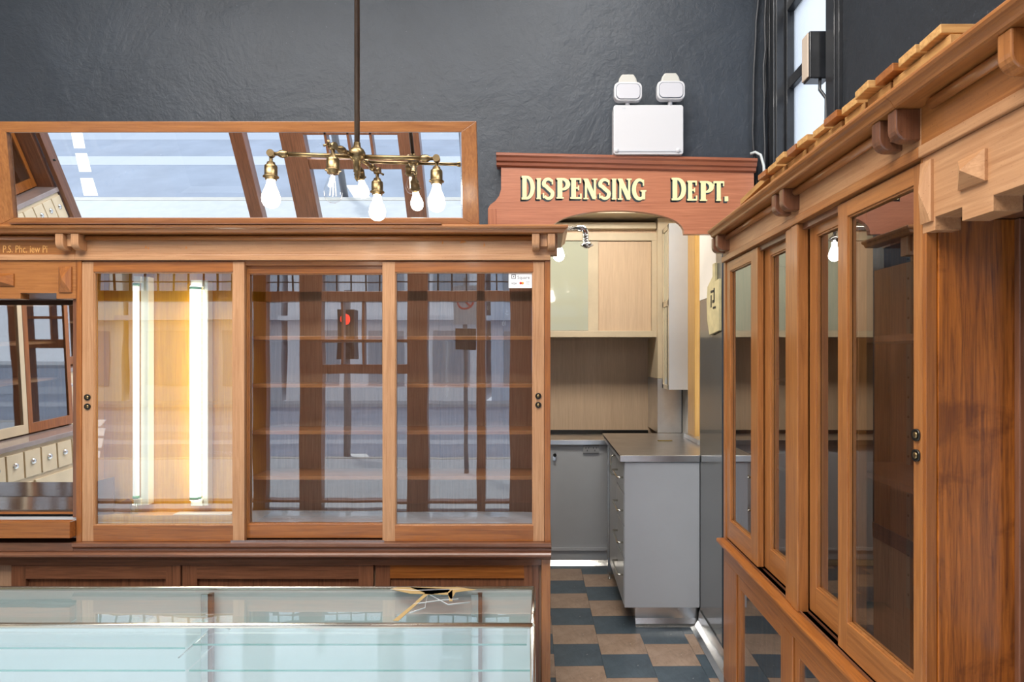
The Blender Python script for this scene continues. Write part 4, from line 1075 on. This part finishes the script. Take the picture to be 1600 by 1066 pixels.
# pipe lamp in the doorway
py_, pz_ = 3.25, Z_(357, 3.25)
pp_ = empty('pipe_lamp', (X_(873,py_), py_, pz_), 0, 'steel pipe wall lamp with bulb hanging just inside the doorway', 'lamp')
MB().lathe([(.035,0),(.035,.01),(.016,.014),(0,.014)], (-.20,3.046,pz_), 20, 'y').build('wall_flange', STEEL, pp_, 0, True)
MB().tube([(-.20,3.05,pz_),(-.20,py_-.02,pz_),(-.19,py_,pz_),(X_(905,py_),py_,pz_)], .0125, 14).build('pipe', STEEL, pp_, 0, True)
q = MB(); xe = X_(915, py_); q.tube([(X_(902,py_),py_,pz_),(X_(910,py_),py_,pz_),(xe-.004,py_,pz_-.008),(xe,py_,pz_-.022),(xe,py_,pz_-.04)], .0165, 14)
for i in range(4): q.tube([(xe,py_,pz_-.036-i*.013),(xe,py_,pz_-.042-i*.013)], .0175, 14)
q.tube([(xe,py_,pz_-.04),(xe,py_,pz_-.088)], .0115, 12); q.build('elbow', CHROME, pp_, 0, True)
for px, zt, nm in ((873, -.050, 'lit'), (917, -.080, 'bare')):
    xx = X_(px, py_)
    MB().lathe([(.009,zt+.05),(.009,zt+.012),(.018,zt+.008),(.034,zt-.006),(.034,zt-.010),(.020,zt-.016),(.015,zt-.022),(0,zt-.022)], (xx,py_,pz_), 24).build('lamp_holder', CHROME, pp_, 0, True)
xx = X_(873, py_); zt = -.072
MB().lathe([(.014,zt),(.014,zt-.02),(.024,zt-.045),(.030,zt-.066),(.027,zt-.083),(.016,zt-.095),(0,zt-.10)], (xx,py_,pz_), 24).build('bulb', BULBL, pp_, 0, True)
# old cream plate on the partition
wp = empty('wall_plate', (.84, 3.02, 1.6), 0, 'old cream enamel plate with black characters fixed on the dark partition', 'plate')
q = MB(); ya_, yb2 = 2.96, 3.16
pr = [(2.95,1.60),(3.12,1.585),(3.16,1.66),(3.17,1.76),(3.155,1.83),(3.06,1.87),(3.06,1.93),(3.02,1.93),(3.02,1.84),(2.95,1.845)]
pr = [(y_, z_-.02) for y_, z_ in pr]
q.prism([(y_, z_) for y_, z_ in pr], .828, .842, 'x'); q.build('plate', plain('aged_cream', srgb(196,184,142), .5, 0, 0, .2, 20), wp, .002, True)
q = MB()
for (a, b, c_, d_) in ((3.02,3.035,1.72,1.79),(3.035,3.06,1.72,1.733),(3.075,3.09,1.70,1.76),(3.04,3.09,1.77,1.782),(3.0,3.05,1.69,1.70)): q.box(.8265,.8280,a,b,c_,d_)
q.build('characters', INK, wp, 0, True)

# ------------------------------------------------------------------ drawer dressers seen only in the mirrors (local x = Y, -y = +X)
def dresser(loc, ln, label, end_wood=True):
    d = empty('drawer_dresser', loc, PI/2, label, 'dresser')
    MB().box(0, ln, .02, .55, .08, .85).build('carcass', CREAM, d, .001)
    MB().box(0, ln, .05, .55, 0, .08).build('plinth', CREAM, d)
    MB().box(-.005, ln+.005, .0, .56, .85, .88).build('worktop', plain('dresser_top', srgb(150,138,136), .18, 0, .3, .15, 5), d, .003)
    n = int(ln/.12); w_ = ln/n
    for i in range(n):
        dr = MB().box(i*w_+.006, (i+1)*w_-.006, .006, .02, .665, .825).build('drawer', CREAM, d, .002)
        cp = MB(); xc = (i+.5)*w_
        for k in range(8):
            pass
        cp.lathe([(0,-.012),(.010,-.012),(.016,-.008),(.019,-.002),(.019,0)], (xc,.006,.755), 16, 'y').build('cup_pull', CHROME, dr)
    n2 = max(2, int(ln/.5)); w2 = ln/n2
    for i in range(n2): MB().box(i*w2+.015, (i+1)*w2-.015, .008, .02, .12, .635).build('door', CREAM, d, .002)
    # glazed upper part
    MB().box(0, ln, .53, .55, .88, 1.95).build('back_panel', WOOD['darkz'], d)
    for x in (0, ln-.02): MB().box(x, x+.02, .2, .53, .88, 1.95).build('side_panel', WOOD['warmz'], d)
    MB().box(0, ln, .2, .55, 1.93, 1.96).build('top_board', CREAM, d)
    n3 = max(2, round(ln/.42)); w3_ = ln/n3
    for i in range(n3):
        m = WOOD['warmz'] if (i == 0 and end_wood) else CREAM
        a, b = i*w3_+.002, (i+1)*w3_-.002
        q = ring('glazed_door', d, a, a+.035, b-.035, b, .89, .95, 1.86, 1.93, .18, .20, m, m)
        MB().box(a+.035,b-.035,.188,.191,.95,1.86).build('glass_pane', glass('dresser_glass%d' % i, .25, (.9,.92,.92,1)) if i == 0 else PANE, q)
    for z in (1.2, 1.45, 1.7): MB().box(.02, ln-.02, .26, .53, z, z+.015).build('shelf', WOOD['palex'], d)
    return d
dresser((-3.1, 1.30, 0), 1.15, 'cream drawer dresser with glazed top, reflected in the niche mirror')
dresser((-4.45, -.79, 0), 1.70, 'cream drawer dresser near the shopfront, reflected in the upper mirror').scale = (1, 1, 1.3)
